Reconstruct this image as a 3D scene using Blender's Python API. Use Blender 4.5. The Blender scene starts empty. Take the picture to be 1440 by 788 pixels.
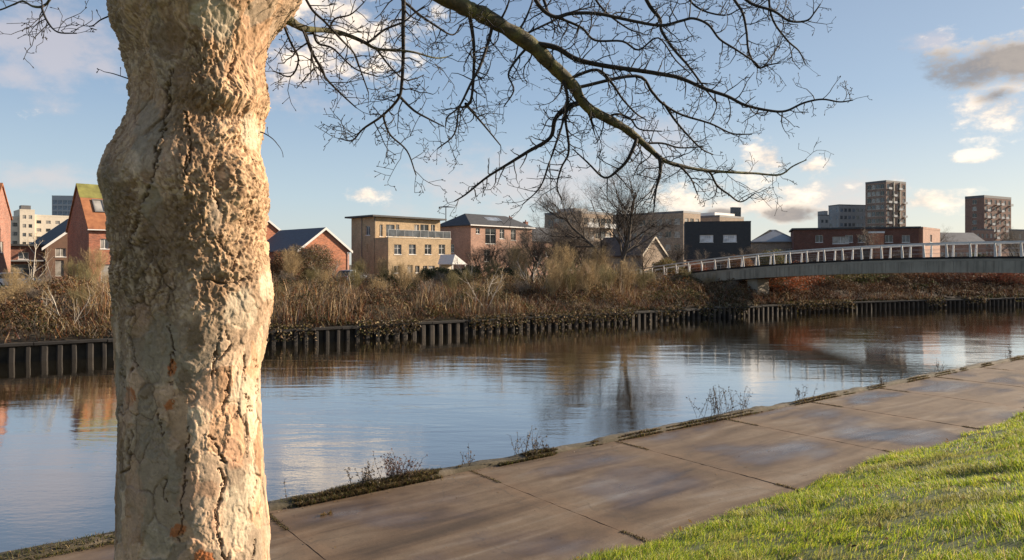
import bpy, math, random
import numpy as np
from mathutils import Vector, Matrix

# ------------------------------------------------------------------ basics
C = bpy.context.scene.collection
sc = bpy.context.scene
F = 1040.0          # focal length in photo pixels (1440 wide)
CAMZ = 3.7          # eye height above the path
HZ = 372.0          # horizon row of the photo
RA = math.radians(37.15)      # direction of the river
CO, SI = math.cos(RA), math.sin(RA)
WATER_Z = -0.76
PLAT = 1.7          # ground level of the far plateau
SUN_AZ, SUN_EL = math.radians(22.0), math.radians(20.0)
SUN = Vector((math.cos(SUN_EL)*math.cos(SUN_AZ), math.cos(SUN_EL)*math.sin(SUN_AZ), math.sin(SUN_EL)))

def P(px, py, d):
    return Vector(((px-720)/F*d, d, CAMZ+(HZ-py)/F*d))
def XY(s, t):
    return (s*CO-t*SI, s*SI+t*CO)
def toST(x, y):
    return (x*CO+y*SI, -x*SI+y*CO)

def tag(o, label=None, cat=None, group=None, kind=None):
    if label: o['label'] = label
    if cat: o['category'] = cat
    if group: o['group'] = group
    if kind: o['kind'] = kind
    return o
def empty(name, loc=(0,0,0), rz=0.0):
    o = bpy.data.objects.new(name, None); C.objects.link(o)
    o.location = loc; o.rotation_euler = (0,0,rz); o.empty_display_size = .3
    return o
def link(name, me, m=None, parent=None, loc=(0,0,0), rz=0.0):
    o = bpy.data.objects.new(name, me); C.objects.link(o)
    if m is not None and len(me.materials) == 0: me.materials.append(m)
    if parent is not None: o.parent = parent
    o.location = loc; o.rotation_euler = (0,0,rz)
    return o
def copy_tree(o, parent=None):
    c = o.copy(); C.objects.link(c)
    if parent is not None: c.parent = parent
    for ch in list(o.children): copy_tree(ch, c)
    return c

def npmesh(name, V, Fc, tint=None, smooth=False):
    """mesh from numpy arrays; Fc (n,k) polygons of one size; tint (nv,3)"""
    V = np.asarray(V, np.float32); Fc = np.asarray(Fc, np.int32)
    me = bpy.data.meshes.new(name)
    n, k = Fc.shape
    me.vertices.add(len(V)); me.vertices.foreach_set('co', V.ravel())
    me.loops.add(n*k); me.loops.foreach_set('vertex_index', Fc.ravel())
    me.polygons.add(n); me.polygons.foreach_set('loop_start', np.arange(0, n*k, k, dtype=np.int32))
    me.polygons.foreach_set('loop_total', np.full(n, k, np.int32))
    if smooth: me.polygons.foreach_set('use_smooth', np.ones(n, bool))
    me.update(calc_edges=True)
    if tint is not None:
        a = me.color_attributes.new('tint', 'FLOAT_COLOR', 'POINT')
        t4 = np.ones((len(V), 4), np.float32); t4[:, :3] = tint
        a.data.foreach_set('color', t4.ravel())
    return me

class MB:
    """collects simple solids, links them as one mesh"""
    def __init__(s): s.v = []; s.f = []; s.sm = False
    def add(s, vs, fs):
        b = len(s.v); s.v += [tuple(v) for v in vs]; s.f += [tuple(b+i for i in f) for f in fs]
    def box(s, x0, y0, z0, x1, y1, z1):
        s.add([(x0,y0,z0),(x1,y0,z0),(x1,y1,z0),(x0,y1,z0),(x0,y0,z1),(x1,y0,z1),(x1,y1,z1),(x0,y1,z1)],
              [(0,3,2,1),(4,5,6,7),(0,1,5,4),(1,2,6,5),(2,3,7,6),(3,0,4,7)])
    def quad(s, a, b, c, d): s.add([a,b,c,d], [(0,1,2,3)])
    def prism(s, poly, ax, a0, a1):
        """poly: list of (p,q); ax 'x': p->y q->z ; 'y': p->x q->z ; 'z': p->x q->y"""
        n = len(poly)
        def pt(p, q, a): return {'x': (a,p,q), 'y': (p,a,q), 'z': (p,q,a)}[ax]
        vs = [pt(p,q,a0) for p,q in poly]+[pt(p,q,a1) for p,q in poly]
        fs = [tuple(range(n))[::-1], tuple(range(n, 2*n))]+[(i,(i+1)%n,n+(i+1)%n,n+i) for i in range(n)]
        if ax == 'y': fs = [f[::-1] for f in fs]
        s.add(vs, fs)
    def cyl(s, p0, p1, r0, r1, k=10):
        p0, p1 = Vector(p0), Vector(p1); t = (p1-p0).normalized()
        a = t.orthogonal().normalized(); b = t.cross(a)
        vs = []
        for p, r in ((p0,r0),(p1,r1)):
            vs += [p+(a*math.cos(2*math.pi*i/k)+b*math.sin(2*math.pi*i/k))*r for i in range(k)]
        s.add(vs, [tuple(range(k))[::-1], tuple(range(k,2*k))]+[(i,(i+1)%k,k+(i+1)%k,k+i) for i in range(k)])
    def mesh(s, name):
        me = bpy.data.meshes.new(name); me.from_pydata(s.v, [], s.f)
        if s.sm: me.polygons.foreach_set('use_smooth', np.ones(len(me.polygons), bool))
        me.update(); return me
    def build(s, name, m, parent=None, loc=(0,0,0), rz=0.0, bevel=0):
        o = link(name, s.mesh(name), m, parent, loc, rz)
        if bevel:
            b = o.modifiers.new('bevel', 'BEVEL'); b.width = bevel; b.segments = 2; b.limit_method = 'ANGLE'
        return o

class Tubes:
    """many tapering tubes gathered in one smooth mesh"""
    def __init__(s): s.V = []; s.Q = []; s.n = 0; s.T = []
    def add(s, pts, rad, k=5, tint=None):
        pts = np.asarray(pts, float); rad = np.asarray(rad, float); n = len(pts)
        tan = np.gradient(pts, axis=0); tan /= (np.linalg.norm(tan, axis=1)[:, None]+1e-9)
        ref = np.array([.31, .27, .91]) if abs(tan[0] @ np.array([.31,.27,.91])) < .85 else np.array([.9, -.3, .1])
        a = np.cross(tan, ref); a /= (np.linalg.norm(a, axis=1)[:, None]+1e-9); b = np.cross(tan, a)
        an = np.linspace(0, 2*math.pi, k, endpoint=False)
        ring = pts[:, None, :]+rad[:, None, None]*(a[:, None, :]*np.cos(an)[None, :, None]+b[:, None, :]*np.sin(an)[None, :, None])
        s.V.append(ring.reshape(-1, 3))
        i = np.arange(n-1)[:, None]*k; j = np.arange(k)[None, :]; j2 = (j+1) % k
        q = np.stack([i+j, i+k+j, i+k+j2, i+j2], -1).reshape(-1, 4)+s.n
        s.Q.append(q); s.n += n*k
        if tint is not None: s.T.append(np.tile(np.asarray(tint, float), (n*k, 1)))
    def mesh(s, name, flat=False):
        return npmesh(name, np.concatenate(s.V), np.concatenate(s.Q), np.concatenate(s.T) if s.T else None, smooth=not flat)

# ------------------------------------------------------------------ numpy noise
def _h(ix, iy, iz, seed):
    n = (ix.astype(np.int64)*374761393+iy.astype(np.int64)*668265263+iz.astype(np.int64)*2147483647+seed*1274126177) & 0xFFFFFFFF
    n = ((n ^ (n >> 13))*1274126177) & 0xFFFFFFFF
    n = ((n ^ (n >> 15))*2246822519) & 0xFFFFFFFF
    return ((n ^ (n >> 16)) & 0xFFFFFF)/16777216.0
def vnoise(x, y, z, seed=0):
    ix, iy, iz = np.floor(x), np.floor(y), np.floor(z)
    fx, fy, fz = x-ix, y-iy, z-iz
    u, v, w = [f*f*f*(f*(f*6-15)+10) for f in (fx, fy, fz)]
    r = 0
    for dx in (0,1):
        for dy in (0,1):
            for dz in (0,1):
                r = r+_h(ix+dx, iy+dy, iz+dz, seed)*(u if dx else 1-u)*(v if dy else 1-v)*(w if dz else 1-w)
    return r*2-1
def fbm(x, y, z, o=4, seed=0):
    a, r, t = 1.0, 0, 0
    for i in range(o):
        r = r+a*vnoise(x, y, z, seed+i*17); t += a; a *= .5; x, y, z = x*2.03, y*2.03, z*2.03
    return r/t
def voro(x, y, z, seed=0):
    ix, iy, iz = np.floor(x), np.floor(y), np.floor(z)
    f1 = np.full(x.shape, 9.0); f2 = f1.copy(); hid = np.zeros(x.shape); tl = np.zeros(x.shape)
    for dx in (-1,0,1):
        for dy in (-1,0,1):
            for dz in (-1,0,1):
                cx, cy, cz = ix+dx, iy+dy, iz+dz
                ox, oy, oz = cx+_h(cx,cy,cz,seed)-x, cy+_h(cx,cy,cz,seed+1)-y, cz+_h(cx,cy,cz,seed+2)-z
                d = .55*np.sqrt(ox*ox+oy*oy+oz*oz)+.45*np.maximum(np.maximum(np.abs(ox), np.abs(oy)), np.abs(oz))
                m = d < f1; h2 = _h(cx,cy,cz,seed+5)
                tl = np.where(m, (h2*2-1)*(ox+oy)+(_h(cx,cy,cz,seed+6)*2-1.35)*oz, tl)
                f2 = np.where(m, f1, np.minimum(f2, d)); hid = np.where(m, _h(cx,cy,cz,seed+3), hid); f1 = np.where(m, d, f1)
    return f1, f2, hid, tl
def sstep(a, b, x):
    t = np.clip((x-a)/(b-a), 0, 1); return t*t*(3-2*t)

# ------------------------------------------------------------------ materials
def newmat(name):
    m = bpy.data.materials.new(name); m.use_nodes = True
    nt = m.node_tree; b = nt.nodes['Principled BSDF']
    return m, nt, b
def N(nt, t, **kw):
    n = nt.nodes.new(t)
    for k, v in kw.items():
        if k in n.inputs: n.inputs[k].default_value = v
        else: setattr(n, k, v)
    return n
def rgb(c): return (c[0], c[1], c[2], 1)
def ramp(nt, fac, stops):
    r = nt.nodes.new('ShaderNodeValToRGB'); e = r.color_ramp.elements
    while len(e) < len(stops): e.new(.5)
    for el, (p, c) in zip(e, stops): el.position = p; el.color = rgb(c)
    nt.links.new(fac, r.inputs[0]); return r.outputs[0]
def mix(nt, fac, a, b, mode='MIX'):
    n = nt.nodes.new('ShaderNodeMix'); n.data_type = 'RGBA'; n.blend_type = mode
    for s, i in ((fac, 0), (a, 6), (b, 7)):
        if isinstance(s, (int, float)): n.inputs[i].default_value = s
        elif isinstance(s, tuple): n.inputs[i].default_value = rgb(s)
        else: nt.links.new(s, n.inputs[i])
    return n.outputs[2]
def math_(nt, op, a, b=None, clamp=False):
    n = nt.nodes.new('ShaderNodeMath'); n.operation = op; n.use_clamp = clamp
    for i, s in enumerate((a, b)):
        if s is None: continue
        if isinstance(s, (int, float)): n.inputs[i].default_value = s
        else: nt.links.new(s, n.inputs[i])
    return n.outputs[0]
def ocoord(nt, scale=(1,1,1)):
    tc = nt.nodes.new('ShaderNodeTexCoord'); mp = nt.nodes.new('ShaderNodeMapping')
    mp.inputs['Scale'].default_value = scale
    nt.links.new(tc.outputs['Object'], mp.inputs[0]); return mp.outputs[0]
def noise(nt, vec, scale, detail=5, rough=.6, dist=0.0):
    n = N(nt, 'ShaderNodeTexNoise'); n.inputs['Scale'].default_value = scale
    n.inputs['Detail'].default_value = detail; n.inputs['Roughness'].default_value = rough; n.inputs['Distortion'].default_value = dist
    nt.links.new(vec, n.inputs['Vector']); return n.outputs[0]
def bump(nt, b, h, strength, dist):
    n = N(nt, 'ShaderNodeBump'); n.inputs['Strength'].default_value = strength; n.inputs['Distance'].default_value = dist
    nt.links.new(h, n.inputs['Height']); nt.links.new(n.outputs[0], b.inputs['Normal'])

def plain(name, c, rough=.7, var=.25, scale=1.5, metal=0.0, c2=None, bmp=0.0, spec=None):
    m, nt, b = newmat(name)
    v = ocoord(nt); f = noise(nt, v, scale, 6)
    lo = tuple(x*(1-var) for x in c); hi = c2 if c2 else tuple(min(1, x*(1+var)) for x in c)
    nt.links.new(ramp(nt, f, [(.3, lo), (.7, hi)]), b.inputs['Base Color'])
    b.inputs['Roughness'].default_value = rough; b.inputs['Metallic'].default_value = metal
    if spec is not None: b.inputs['Specular IOR Level'].default_value = spec
    if bmp: bump(nt, b, noise(nt, v, scale*8, 4), .6, bmp)
    return m
def brick(name, c, var=.3, mortar=(.42,.38,.33)):
    m, nt, b = newmat(name)
    tc = nt.nodes.new('ShaderNodeTexCoord'); sx = nt.nodes.new('ShaderNodeSeparateXYZ'); cx = nt.nodes.new('ShaderNodeCombineXYZ')
    nt.links.new(tc.outputs['Object'], sx.inputs[0])
    nt.links.new(math_(nt, 'ADD', sx.outputs[0], sx.outputs[1]), cx.inputs[0]); nt.links.new(sx.outputs[2], cx.inputs[1])
    bt = N(nt, 'ShaderNodeTexBrick'); nt.links.new(cx.outputs[0], bt.inputs['Vector'])
    bt.inputs['Scale'].default_value = 1.0; bt.inputs['Brick Width'].default_value = .225; bt.inputs['Row Height'].default_value = .075
    bt.inputs['Mortar Size'].default_value = .006
    bt.inputs['Color1'].default_value = rgb(tuple(x*(1-var) for x in c)); bt.inputs['Color2'].default_value = rgb(tuple(min(1, x*(1+var)) for x in c))
    bt.inputs['Mortar'].default_value = rgb(mortar)
    n1 = noise(nt, tc.outputs['Object'], .5, 6); n2 = noise(nt, tc.outputs['Object'], 2.2, 4)
    col = mix(nt, .8, bt.outputs[0], ramp(nt, n1, [(.3, (.72,.70,.68)), (.7, (1.15,1.12,1.1))]), 'MULTIPLY')
    col = mix(nt, .5, col, ramp(nt, n2, [(.35, (.8,.8,.8)), (.65, (1.1,1.1,1.1))]), 'MULTIPLY')
    nt.links.new(col, b.inputs['Base Color']); b.inputs['Roughness'].default_value = .9
    bump(nt, b, bt.outputs[1], .3, -.01)
    return m
def tinted(name, rough=.8, transl=0.0, spec=.3, gain=1.0):
    m, nt, b = newmat(name)
    a = N(nt, 'ShaderNodeAttribute', attribute_name='tint')
    nt.links.new(a.outputs['Color'], b.inputs['Base Color'])
    b.inputs['Roughness'].default_value = rough; b.inputs['Specular IOR Level'].default_value = spec
    if transl:
        t = N(nt, 'ShaderNodeBsdfTranslucent'); nt.links.new(a.outputs['Color'], t.inputs[0])
        mx = N(nt, 'ShaderNodeMixShader'); mx.inputs[0].default_value = transl
        nt.links.new(b.outputs[0], mx.inputs[1]); nt.links.new(t.outputs[0], mx.inputs[2])
        nt.links.new(mx.outputs[0], nt.nodes['Material Output'].inputs[0])
    return m
def glassm(name, c, rough=.06):
    m, nt, b = newmat(name)
    v = ocoord(nt); f = noise(nt, v, .9, 2)
    nt.links.new(ramp(nt, f, [(.35, tuple(x*.6 for x in c)), (.65, tuple(x*1.3 for x in c))]), b.inputs['Base Color'])
    b.inputs['Roughness'].default_value = rough; b.inputs['IOR'].default_value = 1.55
    return m

M = {}
M['red'] = brick('red_brick', (.36,.115,.055))
M['orange'] = brick('orange_brick', (.46,.16,.07))
M['dullred'] = brick('dull_red_brick', (.27,.10,.06))
M['buff'] = brick('buff_brick', (.46,.33,.19), .16, (.5,.42,.3))
M['tan'] = brick('tan_brick', (.36,.27,.19), .18)
M['pink'] = brick('pale_red_brick', (.40,.22,.15), .2)
M['tower_red'] = brick('tower_red_brick', (.25,.125,.085))
M['brown_tile'] = plain('brown_tiles', (.10,.068,.052), .85, .3, 1.5)
M['tower'] = brick('hazed_tower_brick', (.27,.17,.125))  # greyed colour stands in for distance haze on the tall tower
M['darkred'] = brick('dark_red_brick', (.15,.055,.036), .25, (.2,.17,.14))
M['brown'] = plain('brown_boarding', (.13,.07,.045), .8)
M['cream'] = plain('cream_render', (.66,.58,.46), .85, .08)
M['white'] = plain('white_paint', (.72,.70,.66), .5, .06, 3)
M['grey'] = plain('grey_cladding', (.28,.28,.28), .6, .12, .7)
M['dgrey'] = plain('dark_cladding', (.13,.125,.125), .6, .2, .6)
M['black'] = plain('black_cladding', (.022,.024,.028), .55, .25, 2)
M['greymet'] = plain('grey_metal', (.32,.33,.34), .45, .1, 2, .3)
M['slate'] = plain('slate_tiles', (.07,.075,.09), .6, .3, 3)
M['darkroof'] = plain('dark_roofing', (.05,.05,.052), .7, .3, 2)
M['tile'] = plain('clay_tiles', (.33,.12,.05), .85, .35, 1.2, c2=(.42,.17,.07))
M['moss_tile'] = plain('mossy_tiles', (.20,.19,.05), .9, .35, 1.2)
M['bluegl'] = glassm('blue_glazing', (.16,.20,.25), .15)
M['glass'] = glassm('dark_glass', (.025,.028,.03))
M['glass2'] = glassm('curtained_glass', (.30,.28,.25), .2)
M['glass4'] = glassm('net_curtain_glass', (.58,.58,.60), .25)
M['glass3'] = glassm('mid_glass', (.09,.10,.11), .1)
M['concrete'] = plain('bridge_concrete', (.32,.275,.21), .85, .2, .9, bmp=.004)
def stained(name, c):
    m, nt, b = newmat(name); f = noise(nt, ocoord(nt, (.8,3.5,.30)), 1.0, 6, .65); g = noise(nt, ocoord(nt), .7, 5)
    col = mix(nt, .85, ramp(nt, g, [(.3, tuple(x*.8 for x in c)), (.7, tuple(x*1.15 for x in c))]), ramp(nt, f, [(.32, (.45,.43,.40)), (.5, (1,1,1)), (.7, (1.12,1.1,1.06))]), 'MULTIPLY')
    nt.links.new(col, b.inputs['Base Color']); b.inputs['Roughness'].default_value = .88; bump(nt, b, noise(nt, ocoord(nt), 14, 5), .5, .01); return m
M['fascia'] = stained('stained_concrete', (.34,.295,.225))
M['pier'] = plain('pier_concrete', (.33,.285,.22), .9, .2, 1.5, bmp=.004)
M['railw'] = plain('white_railing', (.70,.66,.60), .5, .12, 2)
M['tyre'] = plain('tyre_rubber', (.02,.02,.02), .9)
M['rim'] = plain('wheel_alloy', (.45,.45,.46), .35, .05, 4, .8)
M['carblue'] = plain('silver_blue_paint', (.28,.33,.40), .25, .05, 2, .4)
M['cardark'] = plain('dark_car_paint', (.035,.04,.05), .25, .1, 2)
M['carwhite'] = plain('white_car_paint', (.70,.70,.70), .25, .03, 2)
M['lamp'] = plain('headlamp_lens', (.7,.7,.68), .15, .05, 8)
M['redlamp'] = plain('tail_lamp_lens', (.35,.02,.015), .2, .1, 8)
M['blade'] = tinted('grass_blade', .55, .5, .4)
M['scrub'] = tinted('dry_scrub', .85, .15, .2)
M['leaf'] = tinted('leafy_scrub', .7, .25, .3)
M['bark_far'] = plain('far_bark', (.085,.065,.048), .9, .4, 3)
M['bark_pale'] = plain('pale_bark', (.50,.44,.36), .85, .3, 4)
M['twig'] = plain('backlit_twig_bark', (.024,.019,.015), .85, .35, 9)  # darkened so the backlit silhouette is in the colour
M['timber'] = plain('shaded_timber', (.010,.008,.006), .85, .5, 1.6, c2=(.062,.046,.033), bmp=.01)  # shade of the overhanging growth put into the dark pile colour
M['board'] = plain('weathered_boards', (.045,.034,.023), .9, .5, 1.3, c2=(.10,.078,.052))
M['timber_black'] = plain('black_timber', (.008,.0065,.0055), .85, .4, 1.5, c2=(.028,.022,.017))  # near-black tone for one stretch of piles
M['timber_dark'] = plain('dark_timber', (.020,.017,.015), .9, .4, 2)
# ------------------------------------------------------------------ camera, light, world
cam = bpy.data.cameras.new('camera'); co = bpy.data.objects.new('camera', cam); C.objects.link(co)
cam.sensor_width = 36; cam.lens = 36*F/1440; cam.shift_y = (HZ-394)/1440
cam.clip_start = .05; cam.clip_end = 4000
co.location = (0,0,CAMZ); co.rotation_euler = (math.radians(90),0,0); sc.camera = co
sun = bpy.data.lights.new('sun', 'SUN'); so = bpy.data.objects.new('sun', sun); C.objects.link(so)
sun.energy = 5.0; sun.angle = math.radians(.6); sun.color = (1.0,.83,.64)
so.rotation_euler = SUN.to_track_quat('Z','Y').to_euler(); so.location = (20,5,30)
sc.view_settings.view_transform = 'Standard'; sc.view_settings.look = 'None'
sc.view_settings.exposure = EXPOSURE = 1.05; sc.view_settings.gamma = 1
sc.cycles.max_bounces = 6; sc.cycles.caustics_reflective = False; sc.cycles.caustics_refractive = False
sc.cycles.use_denoising = True; sc.cycles.sample_clamp_indirect = 4

W = bpy.data.worlds.new('World'); sc.world = W; W.use_nodes = True
def build_world():
    nt = W.node_tree; bg = nt.nodes['Background']; L = nt.links
    sky = N(nt, 'ShaderNodeTexSky', sky_type='NISHITA'); sky.sun_disc = False
    sky.sun_elevation = SUN_EL; sky.sun_rotation = math.pi/2-SUN_AZ
    sky.air_density = 1.0; sky.dust_density = .6; sky.ozone_density = 1.6
    tc = nt.nodes.new('ShaderNodeTexCoord'); sp = nt.nodes.new('ShaderNodeSeparateXYZ'); L.new(tc.outputs['Generated'], sp.inputs[0])
    az = math_(nt, 'ARCTAN2', sp.outputs[0], sp.outputs[1]); el = math_(nt, 'ARCSINE', sp.outputs[2])
    cx = nt.nodes.new('ShaderNodeCombineXYZ'); L.new(az, cx.inputs[0]); L.new(el, cx.inputs[1])
    base = cx.outputs[0]
    # wobble the cloud field so its outlines are ragged
    mp = nt.nodes.new('ShaderNodeMapping'); mp.inputs['Scale'].default_value = (15,25,1); L.new(base, mp.inputs[0])
    nz = N(nt, 'ShaderNodeTexNoise'); nz.inputs['Scale'].default_value = 1.0; nz.inputs['Detail'].default_value = 8; nz.inputs['Roughness'].default_value = .62
    L.new(mp.outputs[0], nz.inputs['Vector'])
    def dens(blobs):
        out = None
        for (px, py, w, h) in blobs:
            x = (px-720)/F; a = math.atan(x); e = math.atan2((HZ-py)/F, math.sqrt(1+x*x)); k = 1/(1+x*x)
            s = N(nt, 'ShaderNodeVectorMath', operation='SUBTRACT'); L.new(base, s.inputs[0]); s.inputs[1].default_value = (a, e, 0)
            m = N(nt, 'ShaderNodeVectorMath', operation='MULTIPLY'); L.new(s.outputs[0], m.inputs[0]); m.inputs[1].default_value = (F/w/k, F/h/math.sqrt(k), 0)
            ln = N(nt, 'ShaderNodeVectorMath', operation='LENGTH'); L.new(m.outputs[0], ln.inputs[0])
            v = math_(nt, 'SUBTRACT', 1.0, ln.outputs[1])
            out = v if out is None else math_(nt, 'MAXIMUM', out, v)
        return out
    def cover(d, gain, lo, hi):
        n2 = math_(nt, 'MULTIPLY', math_(nt, 'SUBTRACT', nz.outputs[0], .5), gain)
        t = math_(nt, 'ADD', d, n2)
        r = N(nt, 'ShaderNodeMapRange', interpolation_type='SMOOTHSTEP'); r.inputs[1].default_value = lo; r.inputs[2].default_value = hi
        L.new(t, r.inputs[0]); return r.outputs[0]
    white = [(480,40,130,74),(420,95,55,40),(1082,222,56,30),(1140,236,40,18),(1070,292,120,34),(960,285,90,30),(1000,265,50,18),
             (1300,283,70,24),(1415,140,95,46),(1440,75,100,56),(1365,75,60,40),(1366,222,34,9),(515,274,36,13),
             (1560,120,120,80),(1700,230,160,60),(1250,-160,160,50),(900,-330,300,60),(200,-220,220,60),(-250,150,200,60)]
    soft = [(100,62,110,75),(140,98,50,30),(15,55,90,45),(70,246,95,22),(15,105,60,24),(730,262,200,55),(1320,58,40,16),(905,215,70,50),(420,100,110,60),(1180,285,120,40)]
    dark = [(1372,92,92,42),(1435,84,90,44),(1110,302,60,14),(1405,135,40,16),(1010,303,40,12)]
    cw = cover(dens(white), 4.8, .0, 1.0); cs = cover(dens(soft), 3.2, -.1, 1.0); cd = cover(dens(dark), 3.6, .0, .8)
    own = ramp(nt, math_(nt, 'MULTIPLY', el, 1.6), [(0.0, (7.6,8.1,8.0)), (.14, (5.6,7.1,8.3)), (.34, (3.3,5.0,7.3)), (.62, (2.0,3.3,5.6)), (1.0, (1.3,2.4,4.6))])
    ra = N(nt, 'ShaderNodeMapRange', interpolation_type='SMOOTHSTEP'); ra.inputs[1].default_value = -.25; ra.inputs[2].default_value = .75; L.new(az, ra.inputs[0])
    re_ = N(nt, 'ShaderNodeMapRange', interpolation_type='SMOOTHSTEP'); re_.inputs[1].default_value = .0; re_.inputs[2].default_value = .22; re_.inputs[3].default_value = 1; re_.inputs[4].default_value = 0; L.new(el, re_.inputs[0])
    own = mix(nt, math_(nt, 'MULTIPLY', math_(nt, 'MULTIPLY', ra.outputs[0], re_.outputs[0]), .75), own, (9.6,9.0,7.8))
    own = mix(nt, math_(nt, 'MULTIPLY', ra.outputs[0], .35), own, (4.6,5.2,5.8))
    skyc = N(nt, 'ShaderNodeHueSaturation'); skyc.inputs['Saturation'].default_value = .90; skyc.inputs['Value'].default_value = 1.0
    L.new(mix(nt, .62, sky.outputs[0], own), skyc.inputs['Color'])
    col = mix(nt, math_(nt, 'MULTIPLY', cs, .42), skyc.outputs[0], (8.2,6.7,6.2))
    lit = ramp(nt, nz.outputs[0], [(.35, (6.6,5.6,5.0)), (.62, (13.2,11.2,9.0))])
    col = mix(nt, math_(nt, 'MULTIPLY', cw, .9), col, lit)
    col = mix(nt, math_(nt, 'MULTIPLY', cd, .8), col, (2.5,2.35,2.4))
    L.new(col, bg.inputs[0]); bg.inputs[1].default_value = .052
build_world()

# ------------------------------------------------------------------ the setting; river objects live in river axes (x along, y across)
def river_obj(name, me, m): return link(name, me, m, None, (0,0,0), RA)
FAR = [(-120,41.5),(-60,41.2),(0,40.6),(30,40.1),(55,39.2),(65,38.2),(75,35.8),(92,30.8),(115,26),(150,22),(260,16)]
def far_t(s):
    return np.interp(s, [p[0] for p in FAR], [p[1] for p in FAR])
def far_sm(s):
    s = np.asarray(s, float); return sum(far_t(s+o) for o in (-8,-5,-2,0,2,5,8))/7

# water
m, nt, b = newmat('river_water')
v = ocoord(nt, (1,1,1))
b.inputs['Base Color'].default_value = (.035,.027,.014,1); b.inputs['Roughness'].default_value = .035; b.inputs['IOR'].default_value = 1.4
geo = nt.nodes.new('ShaderNodeNewGeometry')
def wco(sx, sy):
    mp = nt.nodes.new('ShaderNodeMapping'); mp.inputs['Scale'].default_value = (sx,sy,1); nt.links.new(geo.outputs['Position'], mp.inputs[0]); return mp.outputs[0]
v1 = wco(.22,.8); v2 = wco(1.0,3.0); v3 = wco(.05,.10)
n1 = noise(nt, v1, 1.0, 3, .5, .6); n2 = noise(nt, v2, 1.0, 4, .6, .4); n3 = noise(nt, v3, 1.0, 3, .55)
calm = ramp(nt, n3, [(.40, (.22,.22,.22)), (.62, (1,1,1))])
hgt = math_(nt, 'MULTIPLY', math_(nt, 'ADD', math_(nt, 'MULTIPLY', n1, .80), math_(nt, 'MULTIPLY', n2, .20)), calm)
bump(nt, b, math_(nt, 'ADD', hgt, math_(nt, 'MULTIPLY', noise(nt, wco(4,9), 1.0, 3, .55, .3), .06)), 1.0, .030)
gl = N(nt, 'ShaderNodeBsdfGlossy'); gl.inputs['Color'].default_value = (.93,.91,.88,1); gl.inputs['Roughness'].default_value = .012
bn = [n_ for n_ in nt.nodes if n_.type == 'BUMP'][0]; nt.links.new(bn.outputs[0], gl.inputs['Normal'])
frn = N(nt, 'ShaderNodeFresnel'); frn.inputs[0].default_value = 1.5; nt.links.new(bn.outputs[0], frn.inputs['Normal'])
fm = N(nt, 'ShaderNodeMapRange'); fm.inputs[1].default_value = .04; fm.inputs[2].default_value = .45; fm.inputs[3].default_value = .20; fm.inputs[4].default_value = .76; nt.links.new(frn.outputs[0], fm.inputs[0])
mx = N(nt, 'ShaderNodeMixShader'); nt.links.new(fm.outputs[0], mx.inputs[0]); nt.links.new(b.outputs[0], mx.inputs[1]); nt.links.new(gl.outputs[0], mx.inputs[2]); nt.links.new(mx.outputs[0], nt.nodes['Material Output'].inputs[0])
M['water'] = m
mb = MB(); mb.quad((-300,10.9,WATER_Z),(400,10.9,WATER_Z),(400,60,WATER_Z),(-300,60,WATER_Z))
tag(river_obj('river_water', mb.mesh('river_water'), m), 'rippled brown river mirroring the far bank', 'river', kind='structure')

# far ground: bank rising to a plateau, then on to the horizon
m, nt, b = newmat('bank_earth'); v = ocoord(nt)
nt.links.new(ramp(nt, noise(nt, v, .6, 8), [(.3, (.045,.032,.018)), (.55, (.085,.062,.034)), (.75, (.07,.075,.025))]), b.inputs['Base Color']); b.inputs['Roughness'].default_value = .95
M['earth'] = m
ss = np.concatenate([np.arange(-120, 200, 2.0), np.array([260, 420, 800])]); ws = np.array([0.18,.6,1.2,2.5,4,6,8,10,12,14,17,22,30,60,120,300,900,2600])
zz = np.interp(ws, [0,1,4,8,14,18,3000], [.06,.25,.75,1.2,1.6,PLAT,PLAT])
S_, W_ = np.meshgrid(ss, ws, indexing='ij')
T_ = far_sm(S_)+W_; Z_ = zz[None, :]+.10*fbm(S_*.35, T_*.35, S_*0, 3, 5)*np.clip(W_-.5, 0, 1)*(W_ < 40)
Vb = np.stack([S_, T_, Z_], -1).reshape(-1, 3); nW = len(ws)
i = np.arange(len(ss)-1)[:, None]*nW; j = np.arange(nW-1)[None, :]
q = np.stack([i+j, i+nW+j, i+nW+j+1, i+j+1], -1).reshape(-1, 4)
tag(river_obj('far_bank', npmesh('far_bank', Vb, q, smooth=True), M['earth']), kind='structure')
def bank_z(w): return float(np.interp(w, [0,1,4,8,14,18,3000], [.06,.25,.75,1.2,1.6,PLAT,PLAT]))

# near grass slope
def slope_z(t): return np.interp(t, [-40,-6,-3,0,6.8,7.0], [2.9,2.8,2.62,2.05,.03,-.05])
ss = np.arange(-40, 110, .35); ts = np.concatenate([np.arange(-40,-3,2.0), np.arange(-3,7.0,.3)])
S_, T_ = np.meshgrid(ss, ts, indexing='ij')
edge = .22*fbm(ss*.5, ss*0, ss*0, 3, 3)+.10*fbm(ss*2.5, ss*0, ss*0, 2, 8)
T2 = T_+(edge[:, None])*np.clip((T_-4)/3, 0, 1)
def slope_h(S, T): return slope_z(T)+(.07*fbm(S*.7, T*.7, S*0, 3, 21)+.03*fbm(S*2.6, T*2.6, S*0, 2, 22))*np.clip((6.7-T)/.8, 0, 1)
Vg = np.stack([S_, T2, slope_h(S_, T_)], -1).reshape(-1, 3); nT = len(ts)
i = np.arange(len(ss)-1)[:, None]*nT; j = np.arange(nT-1)[None, :]
q = np.stack([i+j, i+nT+j, i+nT+j+1, i+j+1], -1).reshape(-1, 4)
m, nt, b = newmat('turf_soil'); v = ocoord(nt)
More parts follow.
